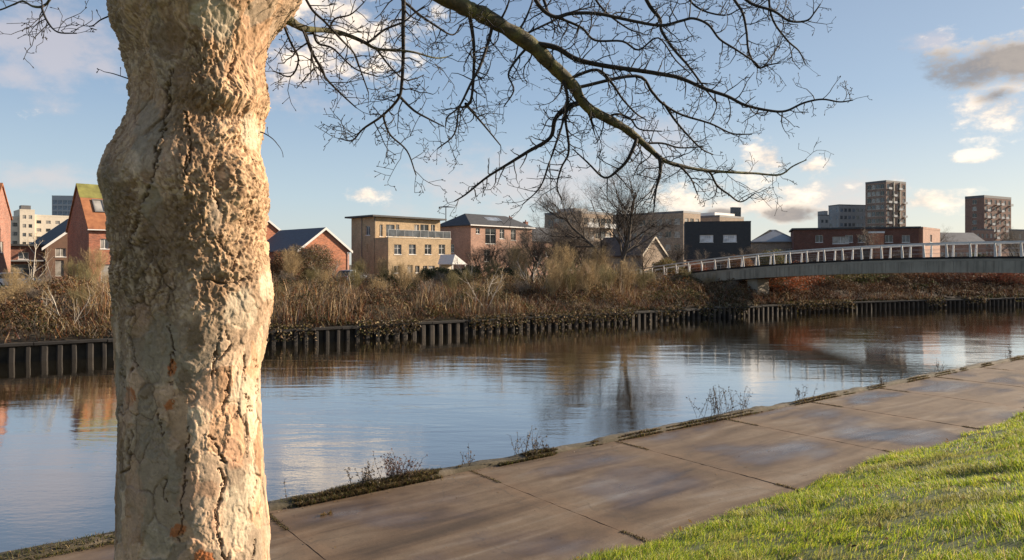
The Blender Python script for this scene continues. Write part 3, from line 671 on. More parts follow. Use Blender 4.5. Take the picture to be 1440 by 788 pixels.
rt = random.Random(9)
BR = [ # traced side branches: limb number, width, points
 (0,6.5,[(745,55),(781,69),(803,80),(822,88),(856,93),(894,98),(940,107),(963,112),(993,124),(1024,135),(1047,147),(1081,154),(1104,156),(1130,147),(1155,139),(1180,143),(1199,141)]),
 (2,5,[(700,-70),(743,-20),(762,12),(780,23),(803,19),(837,20),(864,24),(894,31),(932,35),(959,29),(974,26),(997,34),(1012,53),(1035,72),(1062,88),(1070,96),(1085,80),(1095,65)]),
 (2,5,[(880,-70),(909,0),(928,27),(932,42),(948,69),(967,91),(982,114),(997,133),(1008,147)]),
 (2,3.6,[(1000,-55),(1031,0),(1043,19),(1050,46),(1054,72),(1066,95),(1081,91),(1096,88)]),
 (2,3.8,[(1020,-50),(1047,0),(1085,17),(1111,29),(1134,30),(1146,19),(1153,4)]),
 (2,3,[(1068,10),(1085,23),(1104,57),(1123,72),(1132,93)]),
 (2,3.8,[(720,-100),(762,0),(770,19),(791,27),(818,40),(837,57),(875,59),(898,69),(925,53),(950,85),(970,103)]),
 (0,4,[(815,95),(839,99),(860,118),(875,141),(894,160),(909,168)]),
 (0,4,[(856,93),(894,107),(917,129),(932,145),(959,160),(997,175),(1028,187),(1058,190)]),
 (0,3,[(932,145),(948,168),(967,190),(986,209),(1001,219)]),
 (0,3.2,[(893,192),(898,200),(932,202),(955,208),(990,206)]),
 (0,6,[(920,215),(929,225),(927,244),(923,267),(919,297)]),
 (0,3,[(950,232),(959,236),(970,251),(982,272)]),
 (0,3.2,[(985,238),(997,244),(1008,263),(1024,274),(1043,284),(1062,272)]),
 (0,7,[(820,140),(812,146),(795,152),(781,170),(774,194),(743,213),(717,230),(686,249),(659,272),(640,282)]),
 (0,4.5,[(786,103),(795,114),(797,141),(793,160),(799,209),(788,236),(784,263),(791,282)]),
 (0,5,[(896,194),(894,202),(883,225),(868,240),(849,249),(826,228),(806,208)]),
 (0,5.5,[(824,148),(830,160),(833,175),(835,190)]),
 (2,5.5,[(560,-140),(568,0),(566,38),(566,76),(564,118),(560,139),(538,164),(511,181),(496,198),(480,196)]),
 (2,3.8,[(560,135),(562,139),(583,156),(602,168),(625,177)]),
 (2,2.8,[(541,162),(541,168),(549,190),(572,213),(583,244)]),
 (0,5,[(650,8),(661,23),(665,57),(667,95),(661,141),(650,150),(644,152),(640,187),(614,209)]),
 (0,3.6,[(655,145),(659,152),(682,175),(703,206)]),
 (0,4.2,[(690,30),(688,50),(675,91),(659,118),(644,150),(630,165),(625,177)]),
 (1,5,[(420,38),(427,44),(439,72),(452,99),(461,114),(484,137),(503,152)]),
 (2,3.6,[(395,-180),(420,-40),(435,8),(458,30),(480,55),(496,76),(507,99),(519,128)]),
 (1,3.2,[(525,67),(530,70),(549,95),(568,114)]),
 (1,3.4,[(500,54),(515,61),(538,42),(568,30),(583,19),(598,8)]),
 (1,3.6,[(400,27),(402,34),(406,57),(420,84),(408,107),(385,99)]),
 (2,4.2,[(550,-120),(560,-20),(579,11),(614,36),(637,50),(652,34)]),
 (0,3.4,[(733,54),(743,46),(774,30),(800,19),(837,10)]),
 (0,3.2,[(725,48),(732,34),(747,8),(751,-10)]),
 (0,3.6,[(818,140),(796,158),(790,180),(770,230),(760,262),(735,285)]),
 (3,3,[(62,8),(59,11),(67,32),(82,46),(107,48)]),
 (0,3,[(852,166),(870,160),(888,168),(900,182),(930,186)]),
 (0,3.2,[(745,62),(728,84),(716,104),(722,128),(710,150)]),
 (0,2.8,[(700,33),(712,10),(720,-20)]),
 (2,3.4,[(800,-95),(830,-20),(848,12),(880,40),(905,48)]),
 (2,3.2,[(940,-65),(965,-10),(985,12),(1020,20),(1040,12)]),
 (1,2.6,[(460,44),(470,26),(492,20),(510,4)]),
 (1,2.8,[(440,44),(448,60),(470,70),(500,96),(530,108)]),
]
tw = [Tubes() for _ in limbs]
def kink(p, d, L, r0, r1, n, rnd, up=.0, wob=.45):
    pts = [p.copy()]; d = d/np.linalg.norm(d); st = L/n
    for i in range(n):
        d = d+np.array([rnd.gauss(0,wob), rnd.gauss(0,wob), rnd.gauss(0,wob)+up])*.55; d /= np.linalg.norm(d)
        pts.append(pts[-1]+d*st)
    return np.array(pts), np.linspace(r0, r1, n+1), d
def perp_dir(tan, rnd, flat=.45):
    # mostly in the plane facing the river path, some depth
    v = np.array([rnd.gauss(0,1), rnd.gauss(0,flat), rnd.gauss(0,1)]); v -= tan*(v @ tan); v /= np.linalg.norm(v)+1e-9
    return v
def sprout(tb, p, d, L, r, rnd, lvl):
    n = max(3, int(L/.035)); n = min(n, 9)
    pts, rad, dl = kink(p, d, L, r, max(r*.5,.0015), n, rnd, .05, .42)
    tb.add(pts, rad, 4 if lvl == 0 else 3)
    if lvl == 2 or rnd.random() < .5:                           # bud at the tip
        e = pts[-1]; tb.add([e, e+dl*.006, e+dl*.013], [.0015,.0030,.0008], 4)
    if lvl >= 2: return
    for i in range(1, n+1):
        if rnd.random() < (.68 if lvl == 0 else .46):
            tan = pts[i]-pts[i-1]; tan /= np.linalg.norm(tan)
            dd = tan*rnd.uniform(.3,.9)+perp_dir(tan, rnd)*rnd.uniform(.6,1.1)
            sprout(tb, pts[i], dd, L*rnd.uniform(.30,.55)*(1-.35*i/n), max(rad[i]*.65,.0016), rnd, lvl+1)
for li, w, pts in BR:
    o, la, lr = limbs[li]
    # depth: start on the limb it belongs to, then drift
    lp = np.stack([720+la[:, 0]/la[:, 1]*F, HZ-(la[:, 2]-CAMZ)/la[:, 1]*F, la[:, 1]], -1)
    k = np.argmin(np.hypot(lp[:, 0]-pts[0][0], lp[:, 1]-pts[0][1])); d0 = lp[k, 2]
    if np.hypot(lp[k, 0]-pts[0][0], lp[k, 1]-pts[0][1]) > 45 and li != 2:   # hangs on an earlier side branch
        d0 = d0+rt.uniform(-.1,.2)
    drift = rt.uniform(-.28,.42); n = len(pts)
    a3 = [(x+rt.gauss(0,1.0), y+rt.gauss(0,1.0), d0+drift*i/(n-1)+rt.gauss(0,.015)) for i, (x, y) in enumerate(pts)]
    if np.hypot(lp[k, 0]-pts[0][0], lp[k, 1]-pts[0][1]) <= 60: a3[0] = (lp[k,0], lp[k,1], lp[k,2])
    a = world3(dens_path(a3, 5)); dd = dens_path(a3, 5)[:, 2]
    r = np.linspace(w*1.25, 1.7, len(a))*dd/F/2
    tw[li].add(a, r, 6)
    acc = 0; gap = .03
    for i in range(3, len(a)):
        acc += np.linalg.norm(a[i]-a[i-1])
        if pts[0][1] < -30 and i < 6: acc = 0; continue
        if acc > gap:
            acc = 0; gap = rt.uniform(.022,.060)
            tan = a[i]-a[i-1]; tan /= np.linalg.norm(tan)
            d = tan*rt.uniform(.2,.9)+perp_dir(tan, rt)
            sprout(tw[li], a[i], d, rt.uniform(.07,.24), max(min(r[i]*.55,.0052),.0021), rt, 0)
    sprout(tw[li], a[-1], a[-1]-a[-2], rt.uniform(.08,.16), .0018, rt, 0)
# twigs straight from the traced limbs
for li in (0, 1, 2, 3):
    o, a, r = limbs[li]; acc = 0; gap = .1
    for i in range(14 if li != 1 else 6, len(a)):
        acc += np.linalg.norm(a[i]-a[i-1])
        if acc > gap:
            acc = 0; gap = rt.uniform(.06,.16)
            tan = a[i]-a[i-1]; tan /= np.linalg.norm(tan)
            sprout(tw[li], a[i], tan*rt.uniform(.1,.8)+perp_dir(tan, rt), rt.uniform(.12,.42), min(max(r[i]*.3,.0022),.0055), rt, 0)
# two little shoots on the shaded side of the trunk, one on the lit side
for pts, w in (([(166,24),(160,21),(142,28),(131,36),(121,37)],3.2),([(184,112),(178,110),(160,104),(146,101)],2.4),([(366,186),(372,188),(384,196),(394,208)],2.2)):
    a = world3(dens_path([(x, y, 3.34) for x, y in pts], 4)); sh_ = Tubes(); sh_.add(a, np.linspace(w, 1, len(a))*3.3/F/2, 5)
    sprout(sh_, a[-1], a[-1]-a[-2], .05, .0016, rt, 1); sprout(sh_, a[len(a)//2], np.array([0,0,1.0]), .04, .0014, rt, 2)
    child_world(link('shoot', sh_.mesh('shoot'), M['twig']), plane)
for (o, a, r), tb in zip(limbs, tw):
    if tb.n: link('twigs', tb.mesh('twigs'), M['twig'], o)
# ------------------------------------------------------------------ buildings
_wcache = {}
def win_meshes(w, h, style):
    key = (round(w, 2), round(h, 2), style)
    if key in _wcache: return _wcache[key]
    mb = MB(); f = .055 if style != 'bare' else .03
    mb.box(0,0,0,w,.06,f); mb.box(0,0,h-f,w,.06,h); mb.box(0,0,f,f,.06,h-f); mb.box(w-f,0,f,w,.06,h-f)
    if style in ('two','four'): mb.box(w/2-.025,.004,f,w/2+.025,.056,h-f)
    if style == 'three':
        for k in (1,2): mb.box(w*k/3-.025,.004,f,w*k/3+.025,.056,h-f)
        mb.box(f,.008,h/2-.025,w-f,.052,h/2+.025)
    if style == 'four': mb.box(f,.008,h*.62-.02,w-f,.052,h*.62+.02)
    if style != 'bare': mb.box(-.06,-.15,-.075,w+.06,-.004,-.003)
    g = MB(); g.box(f-.005,.025,f-.005,w-f+.005,.035,h-f+.005)
    _wcache[key] = (mb.mesh('window'), g.mesh('pane')); return _wcache[key]

class Bld:
    """a building: local x runs along its front from the front corner, y goes back, z up"""
    def __init__(s, name, label, cat, px, d, yaw, base=PLAT, seed=1, group=None):
        x = (px-720)/F*d
        s.o = Vector((x, d, base)); s.yaw = math.radians(yaw); s.base = base
        s.u = (math.cos(s.yaw), math.sin(s.yaw)); s.n = (-math.sin(s.yaw), math.cos(s.yaw))
        s.root = empty(name, s.o, s.yaw); tag(s.root, label, cat, group); s.rng = random.Random(seed)
        s.wall = MB(); s.frame = M['white']; s.glasses = ['glass','glass','glass3','glass2']
        s.nwin = 0; s.extra_f = MB(); s.extra_p = MB()
    def fx(s, px, y0=0.0):
        """x on the front plane (moved back y0) that shows at photo column px"""
        r = (px-720)/F; ox = s.o.x+s.n[0]*y0; oy = s.o.y+s.n[1]*y0
        return (r*oy-ox)/(s.u[0]-r*s.u[1])
    def sy(s, px, x0=0.0):
        r = (px-720)/F; ox = s.o.x+s.u[0]*x0; oy = s.o.y+s.u[1]*x0
        return (r*oy-ox)/(s.n[0]-r*s.n[1])
    def z(s, py, x=0.0, y=0.0):
        d = s.o.y+s.u[1]*x+s.n[1]*y
        return CAMZ+(HZ-py)/F*d-s.base
    def window(s, side, x, z, w, h, x0, y0, W, D, style='two', frame=None, glass=None, rec=.10):
        fm, gm = win_meshes(w, h, style)
        loc, rz = {'f': ((x0+x, y0+rec, z), 0), 'l': ((x0+rec, y0+D-x, z), -math.pi/2), 'r': ((x0+W-rec, y0+x, z), math.pi/2), 'b': ((x0+W-x, y0+D-rec, z), math.pi)}[side]
        if s.nwin >= 100:
            Rm = Matrix.Translation(loc) @ Matrix.Rotation(rz, 4, 'Z')
            for src, dst in ((fm, s.extra_f), (gm, s.extra_p)):
                dst.add([Rm @ v.co for v in src.vertices], [tuple(p.vertices) for p in src.polygons])
            return
        s.nwin += 1
        o = bpy.data.objects.new('window', fm); C.objects.link(o); o.parent = s.root; o.location = loc; o.rotation_euler = (0,0,rz)
        p = bpy.data.objects.new('pane', gm); C.objects.link(p); p.parent = o
        if len(fm.materials) == 0: fm.materials.append(s.frame)
        if len(gm.materials) == 0: gm.materials.append(M['glass'])
        o.material_slots[0].link = 'OBJECT'; o.material_slots[0].material = frame or s.frame
        p.material_slots[0].link = 'OBJECT'; p.material_slots[0].material = M[glass or s.rng.choice(s.glasses)]
    def face(s, o, u, W, H, rects, rec=.2, z0=0.0):
        """wall sheet with holes and reveals; rects (x, z, w, h)"""
        o = Vector(o); u = Vector(u); up = Vector((0,0,1)); n = u.cross(up)
        xs = sorted({0.0, W, *[round(r[0],4) for r in rects], *[round(r[0]+r[2],4) for r in rects]})
        zs = sorted({z0, H, *[round(r[1],4) for r in rects], *[round(r[1]+r[3],4) for r in rects]})
        at = lambda x, z, k=0.0: o+u*x+up*z-n*k
        for xa, xb in zip(xs[:-1], xs[1:]):
            for za, zb in zip(zs[:-1], zs[1:]):
                cx, cz = (xa+xb)/2, (za+zb)/2
                if any(r[0] < cx < r[0]+r[2] and r[1] < cz < r[1]+r[3] for r in rects): continue
                s.wall.quad(at(xa,za), at(xb,za), at(xb,zb), at(xa,zb))
        for x, z, w, h in [r[:4] for r in rects]:
            s.wall.quad(at(x,z), at(x+w,z), at(x+w,z,rec), at(x,z,rec)); s.wall.quad(at(x,z+h,rec), at(x+w,z+h,rec), at(x+w,z+h), at(x,z+h))
            s.wall.quad(at(x,z), at(x,z,rec), at(x,z+h,rec), at(x,z+h)); s.wall.quad(at(x+w,z,rec), at(x+w,z), at(x+w,z+h), at(x+w,z+h,rec))
            s.wall.quad(at(x,z,rec), at(x+w,z,rec), at(x+w,z+h,rec), at(x,z+h,rec))
    def block(s, x0, y0, W, D, H, front=(), left=(), right=(), back=(), z0=0.0, style='two', cap=True, frame=None, glass=None):
        for side, o, u, L, rs_ in (('f',(x0,y0,0),(1,0,0),W,front), ('r',(x0+W,y0,0),(0,1,0),D,right), ('b',(x0+W,y0+D,0),(-1,0,0),W,back), ('l',(x0,y0+D,0),(0,-1,0),D,left)):
            ok = [r for r in rs_ if r[0] > .05 and r[0]+r[2] < L-.05 and r[1] >= z0 and r[1]+r[3] < H-.02 and r[2] > .15]
            s.face(o, u, L, H, ok, z0=z0)
            for r in ok:
                s.window(side, r[0], r[1], r[2], r[3], x0, y0, W, D, r[4] if len(r) > 4 else style, frame, r[5] if len(r) > 5 else glass)
        if cap: s.wall.quad((x0,y0,H),(x0+W,y0,H),(x0+W,y0+D,H),(x0,y0+D,H))
    def done(s, m):
        if s.extra_f.v:
            o = s.extra_f.build('window', s.frame, s.root); o['kind'] = 'stuff'
            s.extra_p.build('pane', M['glass'], o)
        return s.wall.build('wall', m, s.root)
    def flat_roof(s, x0, y0, W, D, H, m, ov=.35, th=.22, name='roof'):
        mb = MB(); mb.box(x0-ov, y0-ov, H+.004, x0+W+ov, y0+D+ov, H+th); return mb.build(name, m, s.root)
    def parapet(s, x0, y0, W, D, H, m, h=.5, th=.25):
        mb = MB(); e = .03
        mb.box(x0-e,y0-e,H+.003,x0+W+e,y0+th,H+h); mb.box(x0-e,y0+D-th,H+.003,x0+W+e,y0+D+e,H+h)
        mb.box(x0-e,y0+th,H+.003,x0+th,y0+D-th,H+h); mb.box(x0+W-th,y0+th,H+.003,x0+W+e,y0+D-th,H+h)
        return mb.build('parapet', m, s.root)
    def gable_x(s, x0, y0, W, D, H, rise, m, ov=.3, th=.16, barge=None):
        """ridge along x"""
        s.wall.add([(x0,y0,H),(x0,y0+D,H),(x0,y0+D/2,H+rise)], [(0,2,1)]); s.wall.add([(x0+W,y0,H),(x0+W,y0+D,H),(x0+W,y0+D/2,H+rise)], [(0,1,2)])
        k = rise/(D/2); e = .02
        lo = [(y0-ov,H-ov*k+e),(y0+D/2,H+rise+e),(y0+D+ov,H-ov*k+e)]
        mb = MB(); mb.prism(lo+[(p,q+th) for p,q in lo[::-1]], 'x', x0-ov*.6, x0+W+ov*.6)
        r = mb.build('roof', m, s.root)
        if barge:
            for xx in (x0-ov*.6-.045, x0+W+ov*.6+.003):
                b_ = MB(); b_.prism([(p,q-.12) for p,q in lo]+[(p,q+th+.02) for p,q in lo[::-1]], 'x', xx, xx+.042); b_.build('bargeboard', barge, s.root)
        return r
    def gable_y(s, x0, y0, W, D, H, rise, m, ov=.3, th=.16, barge=None):
        """ridge runs back, gable to the front"""
        s.wall.add([(x0,y0,H),(x0+W,y0,H),(x0+W/2,y0,H+rise)], [(0,1,2)]); s.wall.add([(x0,y0+D,H),(x0+W,y0+D,H),(x0+W/2,y0+D,H+rise)], [(0,2,1)])
        k = rise/(W/2); e = .02
        lo = [(x0-ov,H-ov*k+e),(x0+W/2,H+rise+e),(x0+W+ov,H-ov*k+e)]
        mb = MB(); mb.prism(lo+[(p,q+th) for p,q in lo[::-1]], 'y', y0-ov*.6, y0+D+ov*.6)
        r = mb.build('roof', m, s.root)
        if barge:
            for yy in (y0-ov*.6-.045, y0+D+ov*.6+.003):
                b_ = MB(); b_.prism([(p,q-.14) for p,q in lo]+[(p,q+th+.02) for p,q in lo[::-1]], 'y', yy, yy+.042); b_.build('bargeboard', barge, s.root)
        return r
    def hip(s, x0, y0, W, D, H, rise, m, ov=.4, inset=None):
        ins = inset if inset is not None else D/2
        a,b_,c,d = (x0-ov,y0-ov,H),(x0+W+ov,y0-ov,H),(x0+W+ov,y0+D+ov,H),(x0-ov,y0+D+ov,H)
        e = (x0+ins,y0+D/2,H+rise); f = (x0+W-ins,y0+D/2,H+rise)
        mb = MB(); mb.add([a,b_,c,d,e,f], [(0,1,5,4),(1,2,5),(2,3,4,5),(3,0,4)])
        mb.box(x0-ov,y0-ov,H-.16,x0+W+ov,y0+D+ov,H-.004)
        return mb.build('roof', m, s.root)
    def chimney(s, x, y, z0, z1, roof, m, w=.7):
        mb = MB(); mb.box(x-w/2,y-w/2,z0,x+w/2,y+w/2,z1); mb.box(x-w/2-.05,y-w/2-.05,z1+.003,x+w/2+.05,y+w/2+.05,z1+.12)
        mb.cyl((x,y,z1+.12),(x,y,z1+.45),.13,.11); return mb.build('chimney', m, roof)
    def downpipe(s, x, y, z1, m=None):
        mb = MB(); mb.cyl((x,y,0),(x,y,z1),.045,.045,8); mb.box(x-.09,y-.06,z1,x+.09,y+.06,z1+.18); return mb.build('downpipe', m or M['dgrey'], s.root)
def row(x0, x1, n, w, z, h, *a):
    if n == 1: return [((x0+x1-w)/2, z, w, h, *a)]
    return [(x0+(x1-x0-w)*i/(n-1), z, w, h, *a) for i in range(n)]
def grid(W, floors, n, w, h, z0, dz, mx, *a):
    out = []
    for k in range(floors): out += row(mx, W-mx, n, w, z0+dz*k, h, *a)
    return out

# steep red brick house beside the trunk
B = Bld('brick_house', 'tall red brick house with steep mossy tiled roof and rooflight by the tree trunk', 'house', 125, 71, 45, seed=3)
D = B.sy(95); H = B.z(321); ri = B.z(261, 0, D/2)-H; W = 9.5
wx = B.fx(141); ww = B.fx(153)-wx
B.block(0,0,W,D,H, front=[(wx, B.z(350,wx), ww, B.z(336,wx)-B.z(350,wx),'two','glass2'), (B.fx(142), .35, 1.9, B.z(372,2)-.35,'two','glass2'), (5.6,.9,1.2,1.3,'four'), (5.6,3.4,1.2,1.2,'two'),(3.6,3.4,.9,1.1,'two')], left=[(2.9,.9,.8,1.1,'two')], cap=False)
rf = B.gable_x(0,0,W,D,H,ri,M['tile'],ov=.22,th=.18)
k = ri/(D/2)
mbm = MB()                                     # mossy band of tiles under the ridge
for sgn in (-1,1):
    yr = D/2; y1 = yr+sgn*D*.17
    pts = [(-.16,yr,H+ri+.215),(W+.16,yr,H+ri+.215),(W+.16,y1,H+ri-abs(y1-yr)*k+.215),(-.16,y1,H+ri-abs(y1-yr)*k+.215)]
    if sgn > 0: pts = pts[::-1]
    mbm.add(pts, [(0,3,2,1)])
mbm.build('mossy_ridge', M['moss_tile'], rf)
for xa in (B.fx(137)+.1, B.fx(137)+1.75, 5.9):
    rl = MB(); L = .95
    ya, yb = D*.16, D*.31
    za, zb = H+ya*k+.20, H+yb*k+.20; nx = -k/math.hypot(1,k); nz_ = 1/math.hypot(1,k)
    for (p, q_) in (((xa,ya),(xa+.09,yb)),((xa+L-.09,ya),(xa+L,yb))):
        rl.add([(p[0],ya,za),(q_[0],ya,za),(q_[0],yb,zb),(p[0],yb,zb)]+[(p[0],ya+nx*.12,za+nz_*.12),(q_[0],ya+nx*.12,za+nz_*.12),(q_[0],yb+nx*.12,zb+nz_*.12),(p[0],yb+nx*.12,zb+nz_*.12)],
               [(0,3,2,1),(4,5,6,7),(0,1,5,4),(1,2,6,5),(2,3,7,6),(3,0,4,7)])
    for (f0, f1) in ((0,.07),(.93,1)):
        y0_, y1_ = ya+(yb-ya)*f0, ya+(yb-ya)*f1; z0_, z1_ = H+y0_*k+.20, H+y1_*k+.20
        x0_, x1_ = xa+.092, xa+L-.092
        rl.add([(x0_,y0_,z0_),(x1_,y0_,z0_),(x1_,y1_,z1_),(x0_,y1_,z1_)]+[(x0_,y0_+nx*.12,z0_+nz_*.12),(x1_,y0_+nx*.12,z0_+nz_*.12),(x1_,y1_+nx*.12,z1_+nz_*.12),(x0_,y1_+nx*.12,z1_+nz_*.12)],
               [(0,3,2,1),(4,5,6,7),(0,1,5,4),(1,2,6,5),(2,3,7,6),(3,0,4,7)])
    ro = rl.build('rooflight', M['dgrey'], rf)
    pn = MB(); o_ = .06
    pn.add([(xa+.06,ya+nx*o_,za+nz_*o_),(xa+L-.06,ya+nx*o_,za+nz_*o_),(xa+L-.06,yb+nx*o_,zb+nz_*o_),(xa+.06,yb+nx*o_,zb+nz_*o_)], [(0,1,2,3)])
    pn.build('pane', M['glass2'], ro)
gt = MB(); gt.cyl((-.2,-.31,H-.17),(W+.2,-.31,H-.17),.06,.06,8); gt.build('gutter', M['white'], B.root)
B.chimney(W-1.2, D/2, H+ri-.6, H+ri+1.1, rf, M['red']); B.done(M['red'])

# its neighbour at the edge of the picture
B = Bld('brick_house', 'shaded red brick house gable cut by the edge beside the white tower block', 'house', -12, 71.6, 20, seed=5)
D = B.sy(15, 0); H = B.z(302); ri = B.z(260,0,D/2)-H; W = 9
B2 = B; B.o = B.o  # front right corner is the reference: the body runs to the other side
B.block(-W,0,W,D,H, front=[(W-3,3.4,1.2,1.2,'two'),(W-3,.8,1.3,1.3,'four'),(W-6,3.4,1.2,1.2,'two')], right=[(D*.45,3.2,.9,1.1,'two')], cap=False)
rf = B.gable_x(-W,0,W,D,H,ri,M['tile'],ov=.22,th=.18); B.chimney(-1.6,D/2,H+ri-.6,H+ri+1.0,rf,M['dullred']); B.done(M['dullred'])  # duller brick carries the neighbouring house's shade in its colour

# brown house with white bargeboards between them
B = Bld('gabled_house', 'brown boarded house with white bargeboard in front of the white tower block', 'house', 64, 86, 46, seed=6)
W = 9.0; H = B.z(347); ri = B.z(306,W/2)-H
B.block(0,0,W,8,H, front=[(1.0,2.9,1.1,1.0,'two','glass2'),(3.2,2.6,1.2,1.4,'two'),(1.0,.6,.9,1.9,'bare'),(3.2,.7,1.2,1.2,'two')], left=[(3,2.4,1,1,'two')], cap=False)
B.gable_y(0,0,W,8,H,ri,M['darkroof'],ov=.45,th=.16,barge=M['white'])
db = MB(); db.box(5.2,-1.2,2.2,7.4,0-.003,2.32); db.box(5.2,-1.2,2.32,5.26,-.01,3.3); db.box(5.3,-1.2,3.2,7.4,-1.14,3.28); db.build('balcony', M['grey'], B.root)
B.done(M['brown'])
# garage row
B = Bld('garage_block', 'low brown brick garage row with dark flat roof behind the birch', 'garage', 8, 84, 40, seed=7)
W = B.fx(66); H = B.z(346)
B.block(0,0,W,6,H, front=[(W*.12,.02,2.2,2.0,'bare','glass3'),(W*.55,.02,2.2,2.0,'bare','glass3'),(W*.3,2.6,1.0,.8,'two')])
B.flat_roof(0,0,W,6,H,M['darkroof']); fb = MB(); fb.box(.3,-.5,2.35,W-.3,-.004,2.5); fb.build('canopy', M['grey'], B.root); B.done(M['dullred'])

# white apartment block far behind
B = Bld('apartment_block', 'cream high rise flats with taller lift tower far behind the houses', 'apartment block', 15, 262, 42, base=0, seed=8)
W = B.fx(100); H = B.z(303)
def floors(W, n, H, w=1.5, h=1.5, z0=1.0, mx=.8):
    k = int(H//2.9); return grid(W, k, n, w, h, z0, (H-.6)/k, mx, 'bare')
xa, xb = B.fx(27), B.fx(48)
B.glasses = ['glass','glass3','glass','glass2']; B.frame = M['cream']
B.block(0,0,xa,12,H-1, front=[r for r in floors(xa,2,H-1,1.0,1.4,.9,.5) if r[1] > 8]); B.parapet(0,0,xa,12,H-1,M['cream'],.7)
B.block(xa,-1.2,xb-xa,13,B.z(296), front=[r for r in floors(xb-xa,2,B.z(296),1.1,1.3,.9,.8) if r[1] > 8], left=[r for r in floors(13,2,B.z(296),1.1,1.3,.9,2) if r[1] > 8]); B.parapet(xa,-1.2,xb-xa,13,B.z(296),M['cream'],.5)
B.block(xb,0,W-xb,12,H, front=[r for r in floors(W-xb,4,H,1.5,1.2,.9,.7) if r[1] > 10]); B.parapet(xb,0,W-xb,12,H,M['cream'],.6)
tk = MB(); tk.box(xa+1,3,B.z(296)+.01,xa+4,7,B.z(296)+2.2); tk.build('plant_room', M['dgrey'], B.root); B.done(M['cream'])

# pale glass tower
B = Bld('office_tower', 'blue grey glass tower rising behind the cream flats', 'tower', 73, 430, 8, base=0, seed=9)
W = B.fx(110); H = B.z(277)
B.frame = M['greymet']; B.glasses = ['bluegl']
B.block(0,0,W,14,H, front=grid(W,12,5,(W-1.2)/5-.25,2.4,3,(H-4)/12,.4,'bare'), left=grid(14,6,2,4.5,4.5,3,(H-4)/6,1,'bare')); B.parapet(0,0,W,14,H,M['greymet'],.8); B.done(M['greymet'])

# two gabled houses by the trunk
B = Bld('gabled_house', 'orange brick house with slate roof and wide plain gable beside the buff block', 'house', 421, 91, 46, base=1.2, seed=11)
W = B.fx(491); H = B.z(351); ri = B.z(322,W/2)-H
B.block(0,0,W,11,H, left=[(2,1,1.2,1.2,'two'),(7,1,1.2,1.2,'two'),(2,3.2,1.2,1.1,'two')], front=[(W*.12,.3,.9,1.9,'bare')], right=[(3,1,1.2,1.2,'two')], cap=False)
B.gable_y(0,0,W,11,H,ri,M['slate'],ov=.4,th=.16,barge=M['white']); B.downpipe(W-.25,-.07,H-.4,M['white']); B.done(M['orange'])
B = Bld('gabled_house', 'orange brick house half hidden right behind the plane trunk', 'house', 347, 100, 46, base=1.2, seed=12)
W = B.fx(404); H = B.z(334,W); ri = B.z(311,W*.6)-H
B.block(0,0,W,10,H, left=[(2,1,1.2,1.2,'two')], front=[(W*.62,1.2,1.0,1.2,'two'),(W*.2,1.2,1.0,1.2,'two')], right=[(3,1,1.2,1.2,'two')], cap=False)
rf = B.gable_y(0,0,W,10,H,ri,M['slate'],ov=.4,th=.16,barge=M['white']); B.chimney(W/2,6,H+ri-.4,H+ri+.8,rf,M['orange']); B.done(M['orange'])

# buff three storey block with terrace
B = Bld('terraced_flats', 'buff brick three storey flats with roof terrace and flat dark roof', 'apartment block', 526, 104, 46, seed=13)
xr = B.fx(619); H = B.z(305); Dp = 5.6
x1, x2 = B.fx(546, -3.2), B.fx(634, -3.2); Hf = B.z(334, x1, -3.2)
# wide front volume, two storeys
zr = lambda py, x: B.z(py, x, -3.2)
wins = []
for c in (559.5, 580, 602, 621.5):
    xc = B.fx(c, -3.2); wins.append((xc-x1-.62, zr(358,xc), 1.25, zr(344,xc)-zr(358,xc), 'four'))
for c, w in ((559,1.2),(587,.8),(598,.8)):
    xc = B.fx(c, -3.2); wins.append((xc-x1-w/2, .8, w, zr(374,xc)-.8, 'two'))
xc = B.fx(576.5,-3.2); wins.append((xc-x1-.45, .03, .95, zr(373,xc)-.03, 'two','glass2'))
xc = B.fx(607,-3.2); wins.append((xc-x1-.6, .8, 1.2, zr(374,xc)-.8, 'two','glass2'))
B.block(x1,-3.2,x2-x1,3.2+Dp-.01,Hf, front=wins, left=[], right=[(2,3.4,1.2,1.2,'two'),(6,3.4,1.2,1.2,'two')])
cpg = MB(); cpg.box(x1-.05,-3.26,Hf+.003,x2+.05,-3.02,Hf+.12); cpg.build('coping', M['cream'], B.root)
tw_ = []
for c, w in ((536,.55),(549,1.5),(559,.55),(586,.9),(597,1.6),(609,.8)):
    xc = B.fx(c); tw_.append((xc-w/2, Hf+.25, w, B.z(316,xc)-Hf-.25, 'two'))
lz = B.sy(517); l1 = Dp-lz
B.block(0,0,xr,Dp,H, front=[], left=[(l1-.5,B.z(331,0,lz),1.1,B.z(318,0,lz)-B.z(331,0,lz),'two'),(l1-.2,B.z(355,0,lz),.5,1.2,'bare'),(1.2,.6,.8,1.4,'two'),(4.0,.6,.8,1.4,'two')], z0=0.0) if False else None
B.block(0,0,xr,Dp,H, front=[r for r in tw_], left=[(l1-.5,B.z(331,0,lz),1.1,B.z(318,0,lz)-B.z(331,0,lz),'two'),(l1-.2,B.z(355,0,lz),.5,1.2,'bare'),(1.2,.6,.8,1.4,'two'),(4.0,.6,.8,1.4,'two')])
B.flat_roof(0,0,xr,Dp,H,M['darkroof'],ov=.7,th=.24)
gd = MB(); rl = MB()
for i in range(9):
    xa = x1+.05+(x2-x1-.1)*i/8; rl.box(xa-.025,-3.16,Hf+.13,xa+.025,-3.11,Hf+1.1)
rl.box(x1,-3.17,Hf+1.1,x2,-3.10,Hf+1.15)
rl.build('balustrade', M['greymet'], B.root)
